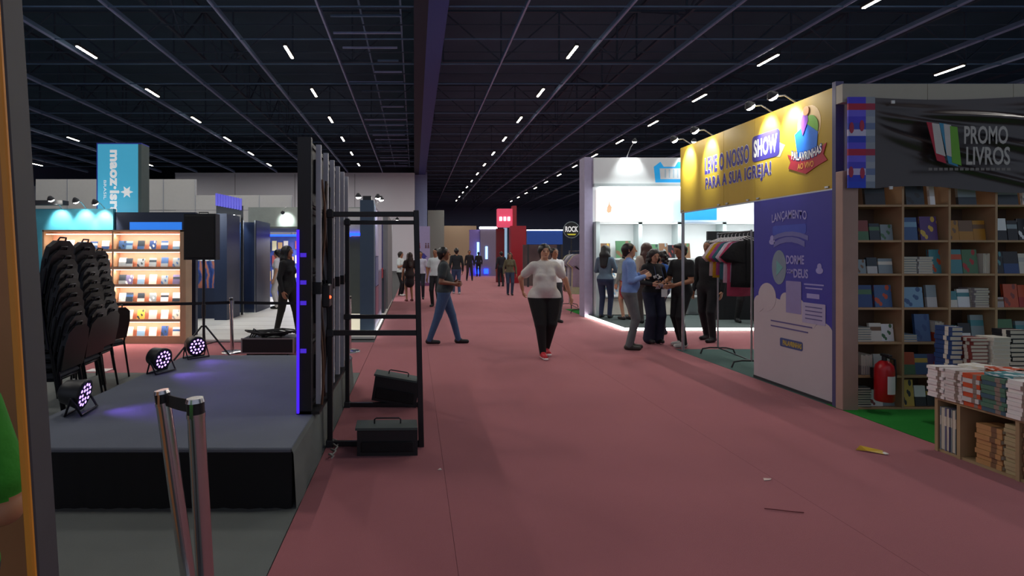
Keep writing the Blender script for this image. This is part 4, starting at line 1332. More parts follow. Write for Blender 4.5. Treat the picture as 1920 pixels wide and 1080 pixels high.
for i in range(8):
    t = (i + .5) / 8
    o = shirt_mesh(.44, 1.05 if i % 2 else .85, gc[i], long=False).build('hanging_garment')
    o.location = (4.27 + .2 * t, 13.7 + 1.7 * t, 1.54); o.rotation_euler = (0, 0, .25)
    tag(o, '%s garment hanging on the rack under the round sign' % gn[i], 'garment', 'garments under the round sign')
# ------------------------------------------------------------------ bright white booth across the aisle
wb = thing('white_booth', 'brilliant white bookshop booth with header and glowing light box', 'booth', (6.5, 12, 0))
M_WB = mat('booth_white', '#e6eaea', .45, var=.02)
M_WBG = mat('booth_grey_white', '#b8c4c4', .5, var=.03)
MB().use(mat('booth_floor_dark', '#4a5654', .8, var=.1)).box((4.22, 10.7, 0), (11, 13.4, .06)).build('platform', wb)
M_LEDS = mat('led_strip', '#ffffff', .4, emit=16, emit_col='#fff6ea')
MB().use(M_LEDS).box((4.205, 10.69, .005), (4.22, 13.35, .055)).build('edge_light', wb)
MB().use(M_LEDS).box((4.22, 10.685, .005), (9.5, 10.7, .055)).build('edge_light', wb)
MB().use(mat('booth_column_lilac', '#a9a2bd', .5)).box((4.14, 12.98, 0), (4.34, 13.38, 3.9)).build('column', wb)
MB().use(M_WB).box((4.34, 12.9, 3.24), (9.5, 13.0, 3.87)).build('header', wb)
MB().use(M_WBG).box((4.34, 12.86, 3.17), (9.5, 13.0, 3.24)).build('header_trim', wb)
MB().use(M_WB).box((4.34, 13.1, .06), (9.5, 13.2, 3.24)).build('rear_wall', wb)
MB().use(mat('light_box', '#fff8f0', .5, emit=.75, emit_col='#fff6ec')).box((4.46, 13.0, 2.34), (6.3, 13.1, 3.12)).build('light_box', wb)
blob([(0, -.16), (.07, -.14), (.09, -.02), (.04, .05), (.035, .16), (.015, .05), (-.02, -.02), (-.03, -.12)], frame_facing_cam(4.72, 12.998, 2.7), mat('box_print_tan', '#c8a080', .5, emit=.55, emit_col='#d8a880'), wb, 'printed_vase')
blob(circle(0, 0, .09, .06), frame_facing_cam(5.1, 12.998, 2.5), mat('box_print_cream', '#f0dcb0', .5, emit=.9, emit_col='#f8e4b8'), wb, 'printed_bowl')
for x in (4.36, 5.38, 6.32, 7.4, 8.5):
    MB().use(M_WBG).box((x, 12.8, .06), (x + .09, 13.1, 2.32)).build('shelf_post', wb)
for z in (.5, .95, 1.4, 2.26):
    MB().use(M_WB).box((4.45, 12.8, z), (9.4, 13.1, z + .04)).build('shelf', wb)
MB().use(mat('counter_print', '#d9d2c4', .5, var=.3, scale=5)).box((4.5, 12.84, .08), (6.3, 12.86, .48)).build('base_panel', wb)
MB().use(mat('azure_sign', '#2a9fe0', .5, emit=.3, emit_col='#2a9fe8')).box((6.45, 12.7, 2.35), (7.2, 12.75, 3.05)).build('azure_sign', wb)
for i in range(2):
    MB().use(M_WB).box((6.6, 12.69, 2.9 - .2 * i), (7.1 - .2 * i, 12.7, 2.97 - .2 * i)).build('sign_line', wb)
# bag emblem on the header
Mh = frame_facing_cam(6.15, 12.9, 3.55)
M_AZ = mat('azure_print', '#1f9fe0', .5, emit=.3, emit_col='#1f9fe0')
blob([(-.32, -.28), (.35, -.28), (.35, .22), (.22, .22), (.15, .1), (-.12, .1), (-.2, .22), (-.36, .1)], Mh, M_AZ, wb, 'bag_emblem')
blob([(-.2, -.2), (.3, -.2), (.3, .06), (-.22, .06)], Mh, M_WB, wb, 'bag_emblem_window', .004, .006)
for i in range(4):
    blob([(-.1 + .1 * i, -.17), (-.07 + .1 * i, -.17), (-.07 + .1 * i, .04), (-.1 + .1 * i, .04)], Mh, hexmat('#bcd4e0', .5), wb, 'bag_emblem_bar', .006, .007)
for x in (4.9, 5.85, 6.85, 7.9, 8.9):
    light('shelf_light', 'AREA', (x, 12.55, 2.2), 4, (.95, 1, 1), .9, .15, target=(x, 13.0, 1.3), parent=wb)
light('canopy_light', 'AREA', (5.8, 11.9, 3.3), 32, (.93, .99, 1), 2.4, .8, target=(5.8, 12.2, 0), parent=wb)
light('canopy_light', 'AREA', (8.2, 11.9, 3.3), 32, (.93, .99, 1), 2.4, .8, target=(8.2, 12.2, 0), parent=wb)
MB().use(M_GLOWW).box((4.5, 12.86, 3.12), (9.4, 12.98, 3.16)).build('tube_light', wb)
for i, (x, say) in enumerate(((5.2, 'left'), (6.6, 'right'))):
    arm_spot('arm_spotlight', '%s arm spotlight over the white booth header' % say, (x - .05, 12.95, 3.87), (x, 12.6, 4.2), (x, 12.9, 3.5), 50, (.95, 1, 1), group='white booth arm spotlights')
MB().use(mat('black_curtain', '#15171a', .8, var=.2)).box((6.6, 12.0, .06), (8.1, 12.06, 2.05)).build('black_screen', wb)
# framed books on the upper shelves
k = 0
for x, w, hgt, c, c2 in ((4.62, .22, .36, '#7a5a42', '#d8b24a'), (5.05, .36, .42, '#4f7a56', '#7a5a42'), (5.28, .12, .3, '#8c9aa0', '#d8b24a'), (5.58, .2, .34, '#2f3a44', '#7a5a42'), (5.8, .2, .34, '#4f7a56', '#2f3a44'), (6.02, .2, .36, '#7a5a42', '#8c9aa0'), (6.21, .15, .32, '#24242a', '#8a3f3a'), (6.55, .22, .36, '#7a5a42', '#4f7a56')):
    book('%s upright book, %s from the left on the eye-level shelf of the white booth' % (CN[c], ORD[k]), (x, 12.86, 1.44), w, hgt, .03, c, c2, 1, tilt=.12, group='books on the white booth shelves')
    k += 1
k = 0
for z in (.54, .99):
    for i in range(7):
        c = ['#e3ddd0', '#d8b24a', '#f0f0f0', '#c9c7c4'][(i * 3 + k) % 4]
        book('%s book, %s from the left on the %s shelf of the white booth' % (CN[c], ORD[i], 'waist-high' if z > .6 else 'knee-high'), (4.62 + i * .25 + (.1 if i > 2 else 0), 12.88, z), .17, .24, .03, c, '#7fa7c4', i % 3, tilt=.15, group='books on the white booth shelves')
    k += 1

# ------------------------------------------------------------------ yellow fascia booth
AX = 4.24
fs_ = thing('yellow_fascia', 'long yellow fascia sign reading LEVE O NOSSO SHOW over the aisle', 'sign', (AX, 6.9, 2.2))
M_YEL = mat('yellow_board', '#b8982c', .55, var=.04)
for y0, y1 in ((5.38, 6.64), (6.645, 7.31), (7.315, 8.5)):
    MB().use(M_YEL).box((AX, y0, 2.2), (AX + .04, y1, 3.22)).build('board', fs_)
MF = frame_facing_aisle(AX, 8.5, 2.2)                        # x runs from the far end towards the camera
M_PURP = mat('print_indigo', '#3a2f8a', .6)
M_PW = mat('print_white', '#efefef', .6, var=.02)
text('LEVE O NOSSO', MF, 1.03, .235, M_PURP, fs_, bold=.035, x0=1.235, y0=.61, depth=.004, space=1.12)
text('LEVE O NOSSO', MF, 1.03, .235, M_PW, fs_, bold=.06, x0=1.235, y0=.61, depth=.002, space=1.12, fit=FIT['letteringLEVE O NOSSO'])
blob(roundrect(2.06, .64, .50, .32, .05), MF, M_PURP, fs_, 'show_plate', .001, .004)
blob([(2.1, .5), (2.32, .46), (2.4, .58), (2.25, .66)], MF, hexmat('#c8c49a', .6), fs_, 'show_plate_patch', 0, .002)  # pale patch behind the plate's lower right corner
text('SHOW', MF, .43, .22, M_PW, fs_, bold=.04, space=1.08, x0=2.06, y0=.64, depth=.006)
text('PARA A SUA IGREJA!', MF, 1.43, .21, M_PURP, fs_, bold=.035, x0=1.45, y0=.335, depth=.004, space=1.12)
text('PARA A SUA IGREJA!', MF, 1.43, .21, M_PW, fs_, bold=.06, x0=1.45, y0=.335, depth=.002, space=1.12, fit=FIT['letteringPARA A SUA IGREJA!'])
# emblem: blue five-sided shape, green dome, violet drop, red ribbon
EX, EY = 2.73, .56
em = blob(circle(EX + .04, EY + .16, .17, .21), MF, hexmat('#e8c890', .5), fs_, 'emblem', 0, .002)
blob([(EX - .17, EY + .1), (EX - .12, EY - .16), (EX + .15, EY - .16), (EX + .17, EY + .06), (EX, EY + .19)], MF, hexmat('#1f6fd8', .4), em, 'emblem_blue', .002, .006)
blob(circle(EX + .06, EY + .12, .12, .14, n=16, a0=-.4, a1=2.4), MF, hexmat('#6fae3a', .4), em, 'emblem_green', .006, .009)
blob([(EX - .04, EY + .06), (EX - .08, EY + .22), (EX - .03, EY + .30), (EX + .03, EY + .28), (EX + .04, EY + .21)], MF, hexmat('#8a4ac0', .4), em, 'emblem_violet', .009, .012)
blob(circle(EX + .01, EY + .32, .045, .05), MF, hexmat('#e8a870', .4), em, 'emblem_peach', .012, .014)
rib = [(EX - .28, EY - .10), (EX - .23, EY - .19), (EX - .27, EY - .26), (EX - .16, EY - .30), (EX, EY - .36), (EX + .16, EY - .30), (EX + .30, EY - .26), (EX + .25, EY - .19), (EX + .29, EY - .08), (EX + .16, EY - .13), (EX, EY - .18), (EX - .16, EY - .15)]
blob(rib, MF, hexmat('#b02a3c', .5), em, 'emblem_ribbon', .003, .008)
text('PALAVRINHAS', MF, .44, .09, M_PW, em, bold=.03, x0=EX + .01, y0=EY - .12, depth=.012, warp=-.04, space=1.1)
text('PALAVRINHAS', MF, .44, .09, hexmat('#2a3a90', .5), em, bold=.10, x0=EX + .01, y0=EY - .12, depth=.010, warp=-.04, space=1.1, fit=FIT['letteringPALAVRINHAS'])
text('AO VIVO', MF, .24, .065, hexmat('#e8a050', .5), em, bold=.03, x0=EX, y0=EY - .265, depth=.011)
for y in (5.45, 6.55, 6.75, 7.2, 7.4, 8.4):
    MB().use(M_ALU).box((AX - .012, y, 2.21), (AX, y + .05, 2.23)).build('clip', fs_)
MB().use(mat('fascia_profile', '#4a4870', .5)).box((AX - .03, 5.33, 0), (AX + .05, 5.375, 3.26)).build('corner_post', fs_)
MB().use(M_ALU).cyl((AX + .02, 8.46, 0), (AX + .02, 8.46, 2.2), .022, n=10).build('pole', fs_)
MB().use(M_ALU).box((AX + .0, 5.38, 2.185), (AX + .04, 8.5, 2.2)).build('lower_rail', fs_)
MB().use(M_OFFW).box((AX + .04, 5.4, 2.2), (AX + .07, 8.5, 3.2)).build('rear_board', fs_)
for i, (y, say) in enumerate(((8.2, 'farthest'), (7.6, 'third'), (6.35, 'second'), (5.95, 'nearest'))):
    arm_spot('arm_spotlight', '%s arm spotlight washing the yellow fascia' % say if i != 1 and i != 2 else '%s nearest arm spotlight washing the yellow fascia' % say, (AX + .02, y, 3.22), (AX - .24, y, 3.29), (AX, y + .02, 3.0), 105, (.93, 1, .9), group='yellow fascia arm spotlights', spot=66, glow=70)

bp_ = thing('blue_poster_wall', 'indigo poster wall with white clouds under the yellow fascia', 'poster wall', (AX, 6, 0))
M_IND = mat('indigo_poster', '#37349a', .5, var=.05)
MB().use(M_IND).box((AX, 5.38, .0), (AX + .04, 6.66, 2.185)).build('board', bp_)
MP = frame_facing_aisle(AX, 6.66, 0)                          # x 0..1.28 towards the camera
M_CLD = mat('cloud_white', '#b9aeb4', .6, var=.03)
cl = [(.002, .03), (1.275, .03), (1.275, .66), (1.1, .76), (.95, .82), (.72, .95), (.5, 1.0), (.25, 1.05), (.002, .95)]
cd = blob(cl, MP, M_CLD, bp_, 'cloud', 0, .002)
for i, (cx, cy, r) in enumerate(((1.135, .68, .135), (.93, .85, .12), (.74, .90, .15), (.57, 1.0, .09), (.25, 1.02, .16), (.10, .93, .095))):
    blob(circle(cx, cy, r, r * 1.05), MP, M_CLD, cd, 'cloud_puff', 0, .0026 + .0004 * i)
M_PL = mat('print_lilac', '#9a95cc', .6)
text('LANÇAMENTO', MP, .56, .12, M_PL, bp_, bold=.02, x0=.62, y0=1.94, depth=.004, warp=.03, space=1.05)
for i, (y, w, hh) in enumerate(((1.74, .6, .05), (1.67, .5, .06))):
    arc = [(.62 + w * .5 * t, y - .06 * t * t) for t in (-1, -.6, -.2, .2, .6, 1)]
    blob(arc + [(x, yy + hh) for x, yy in reversed(arc)], MP, mat('print_steel', '#6a6aa8', .6), bp_, 'subtitle_arc', 0, .003)
blob(roundrect(.62, 1.81, .54, .11, .03), MP, mat('print_dull_blue', '#3f4fb4', .6), bp_, 'subtitle_bar', 0, .002)
blob(circle(.46, 1.38, .12, .2), MP, mat('print_oval', '#7a8898', .6), bp_, 'oval_emblem', 0, .003)
blob([(.42, 1.28), (.53, 1.38), (.42, 1.46)], MP, mat('print_oval_teal', '#6aa0a0', .6), bp_, 'oval_emblem_leaf', .003, .005)
text('DORME', MP, .28, .1, M_PL, bp_, bold=.03, x0=.72, y0=1.47, depth=.003)
text('COM', MP, .1, .05, M_PL, bp_, bold=.02, x0=.64, y0=1.34, depth=.003)
text('DEUS', MP, .22, .1, M_PL, bp_, bold=.03, x0=.81, y0=1.32, depth=.003)
for x, y in ((.34, 1.68), (1.08, 1.36)):
    blob(circle(x, y, .05, .035) , MP, M_PL, bp_, 'small_cloud', 0, .003)
    blob(circle(x, y + .04, .03, .035), MP, M_PL, bp_, 'small_cloud', 0, .0036)
blob(roundrect(.7, 1.05, .24, .36, .01), MP, mat('print_card', '#8a80b0', .6), bp_, 'printed_card', .003, .005)
for i, (x0, x1, z0, z1) in enumerate(((.86, 1.14, 1.20, 1.215), (.88, 1.12, 1.16, 1.175), (.9, 1.08, 1.06, 1.11))):
    blob([(x0, z0), (x1, z0), (x1, z1), (x0, z1)], MP, M_PL, bp_, 'caption_line', 0, .003)
blob(roundrect(1.0, .9, .33, .22, .01), MP, mat('print_card_light', '#a79fc0', .6), bp_, 'text_card', .003, .005)
for i in range(4):
    blob([(.88, .96 - .042 * i), (1.12, .96 - .042 * i), (1.12, .972 - .042 * i), (.88, .972 - .042 * i)], MP, hexmat('#5a5288', .6), bp_, 'text_line', .005, .006)
for i in range(2):
    blob([(.32, .74 - .06 * i), (.98 - .06 * i, .74 - .06 * i), (.98 - .06 * i, .755 - .06 * i), (.32, .755 - .06 * i)], MP, hexmat('#5a5288', .6), bp_, 'caption_line', .003, .005)
blob(roundrect(.66, .52, .36, .1, .02), MP, mat('print_navy', '#3a4a80', .6), bp_, 'lower_emblem', .003, .005)
text('PALAVRINHAS', MP, .3, .06, mat('print_yellow', '#b8a040', .6), bp_, bold=.04, x0=.68, y0=.52, depth=.007)
MB().use(M_DGREY).box((AX - .008, 5.38, 0), (AX, 6.66, .03)).build('foot_rail', bp_)
MB().use(M_OFFW).box((AX + .04, 5.4, 0), (AX + .07, 6.64, 2.18)).build('rear_board', bp_)

# garment rack with children's shirts
rail_rack('kids_garment_rack', 'black garment rack with small t-shirts beside the indigo poster', 4.62, 8.12, 4.50, 7.12, 1.84)
items = [('#d8c8d4', None, .40, .52, 'pale pink'), ('#c9a41e', '#e8d060', .40, .54, 'yellow'), ('#b8508a', None, .40, .50, 'magenta'), ('#2f6a74', None, .40, .56, 'teal'), ('#d4d4e0', '#c08aa8', .40, .60, 'white striped'),
         ('#c04a6a', None, .40, .78, 'long rose'), ('#b8a0c0', None, .42, .58, 'lilac'), ('#17171a', None, .52, .64, 'large black')]
for i, (c, st_, w, l, say) in enumerate(items):
    t = i / 7.0
    x = 4.61 - .10 * t; y = 8.02 - .8 * t
    hanger('white hanger holding the %s t-shirt' % say, (x, y, 1.745), .12, 'white hangers on the garment rack')
    o = shirt_mesh(w, l, c, st_, thick=.06).build('hanging_tshirt')
    o.location = (x, y, 1.73); o.rotation_euler = (0, 0, .12)
    tag(o, '%s t-shirt on the garment rack beside the indigo poster' % say, 'shirt', 't-shirts on the garment rack')

# ------------------------------------------------------------------ book stall facing the camera
FY = 5.25
bk = thing('pine_bookcase', 'tall pale pine bookcase full of books at the stall', 'bookcase', (5.3, 5.4, 0))
MB().use(mat('pine_violet_lit', '#ab8c80', .55, var=.15, scale=4)).bbox((4.20, FY - .02, 0), (4.355, FY + .07, 2.35), .004).build('side_board', bk)  # violet light on this board is put into its pinkish colour
MB().use(mat('bookcase_back', '#6b5444', .7, var=.2, scale=4)).box((4.36, FY + .32, 0), (6.2, FY + .35, 2.35)).build('back_panel', bk)
BX = [4.355, 4.81, 5.27, 5.73, 6.19]
for x in BX:
    MB().use(M_WOOD).box((x - .011, FY, 0), (x + .011, FY + .32, 2.35)).build('upright', bk)
BZ = [.02, .335, .665, 1.005, 1.34, 1.67, 2.02]
for j, z in enumerate(BZ):
    for i in range(len(BX) - 1):
        MB().use(M_WOOD).box((BX[i] + .011, FY + .003, z - .02), (BX[i + 1] - .011, FY + .32, z)).build('shelf', bk)
BAYN = ['leftmost bay', 'second bay', 'third bay', 'fourth bay', 'fifth bay', 'sixth bay']
RWN = ['bottom', 'second', 'third', 'fourth', 'fifth', 'sixth', 'top']
plan = {  # (bay, row): list of (kind, colour, second colour, width, height)
    (0, 5): [('f', '#4f7a56', '#8a3f3a', .13, .2), ('f', '#2f3a44', '#4f7a56', .1, .17), ('f', '#8c9aa0', '#4f7a56', .12, .16)],
    (1, 5): [('f', '#3d5f8f', '#7fa7c4', .14, .23), ('f', '#5a3a7a', '#d8b24a', .17, .24)],
    (2, 5): [('f', '#b8802a', '#7a5a42', .12, .2), ('f', '#b8802a', '#7a5a42', .14, .2), ('f', '#b8802a', '#7a5a42', .12, .2)],
    (3, 5): [('f', '#24242a', '#f0f0f0', .13, .22), ('f', '#24242a', '#8c9aa0', .1, .2), ('f', '#24242a', '#f0f0f0', .12, .22)],
    (0, 4): [('f', '#8c9aa0', '#7a5a42', .1, .14), ('f', '#c9c7c4', '#2f3a44', .1, .16), ('f', '#8c9aa0', '#e3ddd0', .14, .15)],
    (1, 4): [('s', '#8c9aa0', 7), ('s', '#c9c7c4', 7), ('f', '#4f8f98', '#c8502c', .15, .24)],
    (2, 4): [('f', '#4f8f98', '#c8502c', .15, .24), ('f', '#4f7a56', '#b03030', .15, .24), ('v', '#e3ddd0', 3)],
    (3, 4): [('f', '#24242a', '#4f8f98', .1, .22), ('f', '#2b4a80', '#24242a', .15, .22), ('f', '#e3ddd0', '#c9c7c4', .12, .2)],
    (0, 3): [('f', '#2b4a80', '#4f7a56', .15, .22), ('f', '#3d5f8f', '#c8502c', .17, .22)],
    (1, 3): [('f', '#7fa7c4', '#3d5f8f', .19, .2), ('f', '#c9c7c4', '#8c9aa0', .1, .22)],
    (2, 3): [('f', '#e3ddd0', '#4f8f98', .1, .16), ('f', '#f0f0f0', '#4f8f98', .12, .18), ('s', '#b0a4a4', 8)],
    (3, 3): [('f', '#b0a4a4', '#7a5a42', .1, .1), ('f', '#c8502c', '#8a3f3a', .14, .23), ('f', '#b03030', '#c8502c', .12, .22)],
    (0, 2): [('s', '#8c9aa0', 6), ('f', '#e3ddd0', '#7a5a42', .12, .18), ('f', '#f0f0f0', '#4f7a56', .12, .17)],
    (1, 2): [('s', '#7fa7c4', 3), ('f', '#3d5f8f', '#2b4a80', .15, .27), ('v', '#c8502c', 4)],
    (2, 2): [('f', '#4f8f98', '#2f3a44', .1, .16), ('f', '#f0f0f0', '#24242a', .12, .18), ('f', '#8c9aa0', '#4f8f98', .13, .26)],
    (3, 2): [('f', '#d8b24a', '#4f7a56', .17, .22), ('f', '#8c9aa0', '#4f8f98', .13, .2)],
    (0, 1): [('v', '#b0a4a4', 5), ('f', '#f0f0f0', '#c9c7c4', .16, .2)],
    (1, 1): [('f', '#4f7a56', '#c8502c', .15, .22), ('f', '#3d5f8f', '#d8b24a', .13, .2), ('f', '#5a3a7a', '#b03030', .12, .2)],
    (0, 0): [('s', '#2f3a44', 8), ('f', '#f0f0f0', '#8a3f3a', .13, .16), ('f', '#8c9aa0', '#7fa7c4', .12, .14)],
    (1, 0): [('f', '#d8b24a', '#24242a', .13, .26), ('f', '#24242a', '#f0f0f0', .11, .2), ('f', '#24242a', '#d8b24a', .12, .18)],
    (2, 1): [('s', '#8c9aa0', 6), ('f', '#3d5f8f', '#f0f0f0', .14, .22)],
    (0, 6): [('f', '#24242a', '#2f3a44', .2, .2)], (1, 6): [('f', '#2f3a44', '#24242a', .18, .2), ('f', '#f0f0f0', '#c9c7c4', .05, .2)],
    (2, 6): [('f', '#2f3a44', '#8c9aa0', .18, .18)], (3, 6): [('f', '#2f3a44', '#8c9aa0', .2, .18), ('f', '#f0f0f0', '#8c9aa0', .05, .18)],

}
SIZE = ['', 'slim ', 'wide ', 'small ']
for (bay, row), lst in plan.items():
    tot = 0
    for it in lst:
        tot += it[3] if it[0] == 'f' else .15 if it[0] == 's' else it[2] * .022
    room = BX[bay + 1] - BX[bay] - .03
    gap = max(.008, (room - tot) / (len(lst) + 1))
    x = BX[bay] + .015 + gap
    for q, it in enumerate(lst):
        where = '%s shelf, %s' % (['bottom', 'second', 'third', 'fourth', 'fifth', 'sixth', 'highest'][row], BAYN[bay])
        place = ['first', 'second', 'third', 'fourth'][q]
        if it[0] == 'f':
            book('%s pine bookcase book facing out, %s on the %s' % (CN[it[1]], place, where), (x + it[3] / 2, FY + .05 + .01 * q, BZ[row]), it[3], it[4], .025, it[1], it[2], (bay + row + q) % 3, tilt=.1, group='books in the pine bookcase')
            x += it[3]
        elif it[0] == 's':
            for k in range(it[2]):
                th = .024
                book('%s pine bookcase book, %s up in the %s pile, %s' % (CN[it[1]], ORD[k], place, where), (x + .075, FY + .19 + .006 * (k % 2), BZ[row] + th * k), .145, .16, th * .94, it[1], '#e3ddd0', 0, rz=.04 * math.sin(k * 2.3), flat=True, group='books in the pine bookcase')
            x += .15
        else:
            for k in range(it[2]):
                book('%s pine bookcase book spine, %s of its row, %s' % (CN[it[1]], ORD[k], where), (x + .011, FY + .12, BZ[row]), .16, .2 - .01 * (k % 2), .02, it[1], '#e3ddd0', 2, rz=-PI / 2, group='books in the pine bookcase')
                x += .022
        x += gap

# header and black cloth banner
sh_ = thing('stall_header', 'pale header beam along the top of the book stall', 'booth header', (5.7, 5.3, 3))
for i, (x0, x1) in enumerate(((4.19, 5.02), (5.025, 5.86), (5.865, 6.7), (6.705, 7.5))):
    MB().use(mat('header_cream', '#a8a294', .6, var=.05)).box((x0, FY - .03, 3.02), (x1, FY + .05, 3.20)).build('panel', sh_)
MB().use(M_OFFW).box((7.1, FY + .05, 0), (7.2, FY + .15, 3.2)).build('post', sh_)
MB().use(M_OFFW).box((4.30, FY + .08, 0), (4.35, FY + .13, 3.2)).build('post', sh_)
bc = thing('stall_banner', 'sagging black cloth banner lettered PROMO LIVROS on the book stall', 'banner', (5.7, 5.2, 2.2))
def cloth_y(u, z):
    """fold depth of the banner: swags falling from the upper left to the middle"""
    f = 0
    for sl, pw_, am, wd in ((.10, .6, .030, .030), (.24, .7, .045, .035), (.36, .55, .022, .022), (.46, .8, .050, .045), (.62, .6, .030, .03), (.72, .75, .045, .05), (.86, .7, .025, .03)):
        zr = 3.05 - .35 * sl - .65 * sl * (min(1.0, u * 1.7) ** pw_) - .03 * math.sin(u * 5 + sl * 9)
        f += am * math.exp(-((z - zr) / wd) ** 2) * (.55 + .45 * math.sin(u * 7 + sl * 20)) * min(1.0, .15 + u * 5)
    return FY - .045 - f
nx_, nz_ = 110, 60
v = []
x0c, x1c = 4.47, 7.05
for i in range(nx_ + 1):
    u = i / nx_
    zt = 3.06 - .02 * math.sin(u * PI * 2); zb = 2.17 + .03 * math.sin(u * 9) - .02 * u
    for j in range(nz_ + 1):
        z = zb + (zt - zb) * j / nz_
        v.append((x0c + (x1c - x0c) * u, cloth_y(u, z), z))
MB().use(mat('black_cloth', '#332826', .30, var=.12, scale=6, spec=.6)).add(v, [(i * (nz_ + 1) + j, (i + 1) * (nz_ + 1) + j, (i + 1) * (nz_ + 1) + j + 1, i * (nz_ + 1) + j + 1) for i in range(nx_) for j in range(nz_)], True).build('cloth', bc)
MC = frame_facing_cam(0, FY - .135, 0)
M_BW = mat('banner_print_white', '#b8b2ae', .6)
text('PROMO', MC, .42, .175, M_BW, bc, bold=.02, x0=5.48, y0=2.675)
text('LIVROS', MC, .42, .175, M_BW, bc, bold=.02, x0=5.50, y0=2.475)
for i in range(16):
    x = 4.93 + .05 * i
    blob([(x, 2.335), (x + .035, 2.335), (x + .035, 2.36), (x, 2.36)], MC, mat('banner_print_grey', '#7a7470', .6), bc, 'tagline_mark', 0, .002)
for i, (c, x0, top, bot, sk) in enumerate((('#b02038', 4.91, 2.80, 2.43, .10), ('#c8c2be', 4.96, 2.79, 2.50, .04), ('#3a8ab0', 5.03, 2.79, 2.40, .09), ('#c8c2be', 5.07, 2.78, 2.48, .03), ('#6aa832', 5.13, 2.76, 2.41, .02))):
    blob([(x0 + sk, bot), (x0 + sk + .09, bot - .03), (x0 + .07, top - .01), (x0, top)], MC, hexmat(c, .6), bc, 'logo_page', .001 * i, .003 + .001 * i)
for x, z in ((4.62, 2.99), (4.6, 2.16)):
    MB().use(M_WHITE).box((x, FY - .09, z), (x + .03, FY - .08, z + .03)).build('clip', bc)

fl_b = thing('striped_flag', 'red striped banner with violet light in its colours, wrapped round the stall corner', 'banner', (4.3, 5.2, 2.18))
cols = ['#4a3fd0', '#b02040', '#6a5fe0', '#4a3fd0', '#3a4ab8', '#c8c4e0', '#2a3fc0', '#5a4fd8', '#b02040', '#6a5fe0', '#4a45c8', '#c0b8e0', '#3040c8', '#2a48d0']  # violet light on the left face is put into these stripe colours
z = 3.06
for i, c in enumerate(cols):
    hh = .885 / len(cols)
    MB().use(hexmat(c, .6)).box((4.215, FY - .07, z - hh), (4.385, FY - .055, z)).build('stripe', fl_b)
    g = ['#8f96a0', '#a03048', '#8a93a8', '#9aa0ac', '#6a7aa0', '#a0a8b4', '#7f8a9c'][i % 7]  # greyer copies for the face without the violet light
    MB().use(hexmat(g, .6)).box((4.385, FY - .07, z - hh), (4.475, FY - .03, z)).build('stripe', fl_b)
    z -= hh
for x, zz in ((4.245, 2.76), (4.345, 2.78), (4.24, 2.33), (4.35, 2.32)):
    blob(circle(0, 0, .022, .055, n=10), frame_facing_cam(x, FY - .07, zz), hexmat('#a82848', .5), fl_b, 'red_mark')

# fire extinguisher hung on the bookcase
fe = thing('fire_extinguisher', 'red fire extinguisher with white label hanging on the bookcase', 'fire extinguisher', (4.5, 5.12, .12))
ex, ey, ez = 4.52, 5.13, .12
MB().use(mat('extinguisher_red', '#a8121c', .3)).lathe([(.07, 0), (.078, .012), (.078, .30), (.07, .345), (.04, .38), (.025, .39)], c=(ex, ey, ez), n=24).build('cylinder', fe)
MB().use(M_BLACK).cyl((ex, ey, ez + .39), (ex, ey, ez + .44), .02, n=12).bbox((ex - .02, ey - .07, ez + .43), (ex + .02, ey + .03, ez + .455), .006).build('valve', fe)
MB().use(M_BLACK).tube([(ex + .02, ey, ez + .42), (ex + .09, ey - .01, ez + .4), (ex + .1, ey - .01, ez + .25), (ex + .09, ey - .01, ez + .1)], .01).build('hose', fe)
b = MB().use(M_WHITE)
v = []
for i in range(7):
    t = -2.0 + 1.2 * i / 6
    v += [(ex + .0795 * math.cos(t), ey + .0795 * math.sin(t), ez + .08), (ex + .0795 * math.cos(t), ey + .0795 * math.sin(t), ez + .25)]
b.add(v, [(2 * i, 2 * i + 2, 2 * i + 3, 2 * i + 1) for i in range(6)]); b.build('label_plate', fe, 'white label')
MB().use(M_BLACK).box((ex - .03, ey + .07, ez + .2), (ex + .03, FY + .005, ez + .3)).build('bracket', fe)

# ------------------------------------------------------------------ book tables along the aisle
tbx0, tbx1 = 4.07, 5.1
ct = thing('book_table', 'low pine crate table loaded with book piles at the aisle', 'table', (4.55, 3.4, 0))
M_CRATE = mat('crate_pine', '#a48a66', .6, var=.2, scale=4)
TY = [4.16, 3.99, 3.60, 3.42]
for y in TY:
    MB().use(M_CRATE).box((tbx0 - .0, y - .012, 0), (tbx1, y + .012, .40)).build('upright', ct)
MB().use(M_CRATE).box((tbx0, TY[-1], .40), (tbx1, TY[0] + .012, .42)).build('top_board', ct)
MB().use(M_CRATE).box((tbx0 + .01, TY[-1], .0), (tbx1, TY[0], .02)).build('bottom_board', ct)
MB().use(M_CRATE).box((tbx0 + .4, TY[-1], .02), (tbx0 + .42, TY[0], .40)).build('inner_board', ct)
# books standing and lying in the compartments
for i, (c, th) in enumerate((('#8c9aa0', .04), ('#6f6a8f', .03), ('#8c9aa0', .035))):
    book('%s upright book, %s from the far end of the crate table' % (CN[c], ORD[i]), (tbx0 + .11, 4.14 - .042 * i, .02), .2, .33, th, c, '#e3ddd0', 0, rz=PI, group='books inside the crate table')
for col_, (y, c, n_, w) in enumerate(((3.80, '#b98a5a', 8, .17), (3.62, '#b0a07a', 12, .15), (3.46, '#c9c7c4', 10, .13))):
    if c not in CN:
        CN[c] = 'tan' if c == '#b98a5a' else 'straw'
    for k in range(n_):
        th = (.34 / n_) if c != '#b98a5a' else .036
        book('%s book, %s from below in the %s pile inside the crate table' % (CN[c], ORD[k], ORD[col_]), (tbx0 + .1 + .008 * math.sin(k * 2.2 + col_), y + w / 2, .02 + th * k), .16, w, th * .95, c, '#7a5a42', 0, flat=True, group='books inside the crate table')
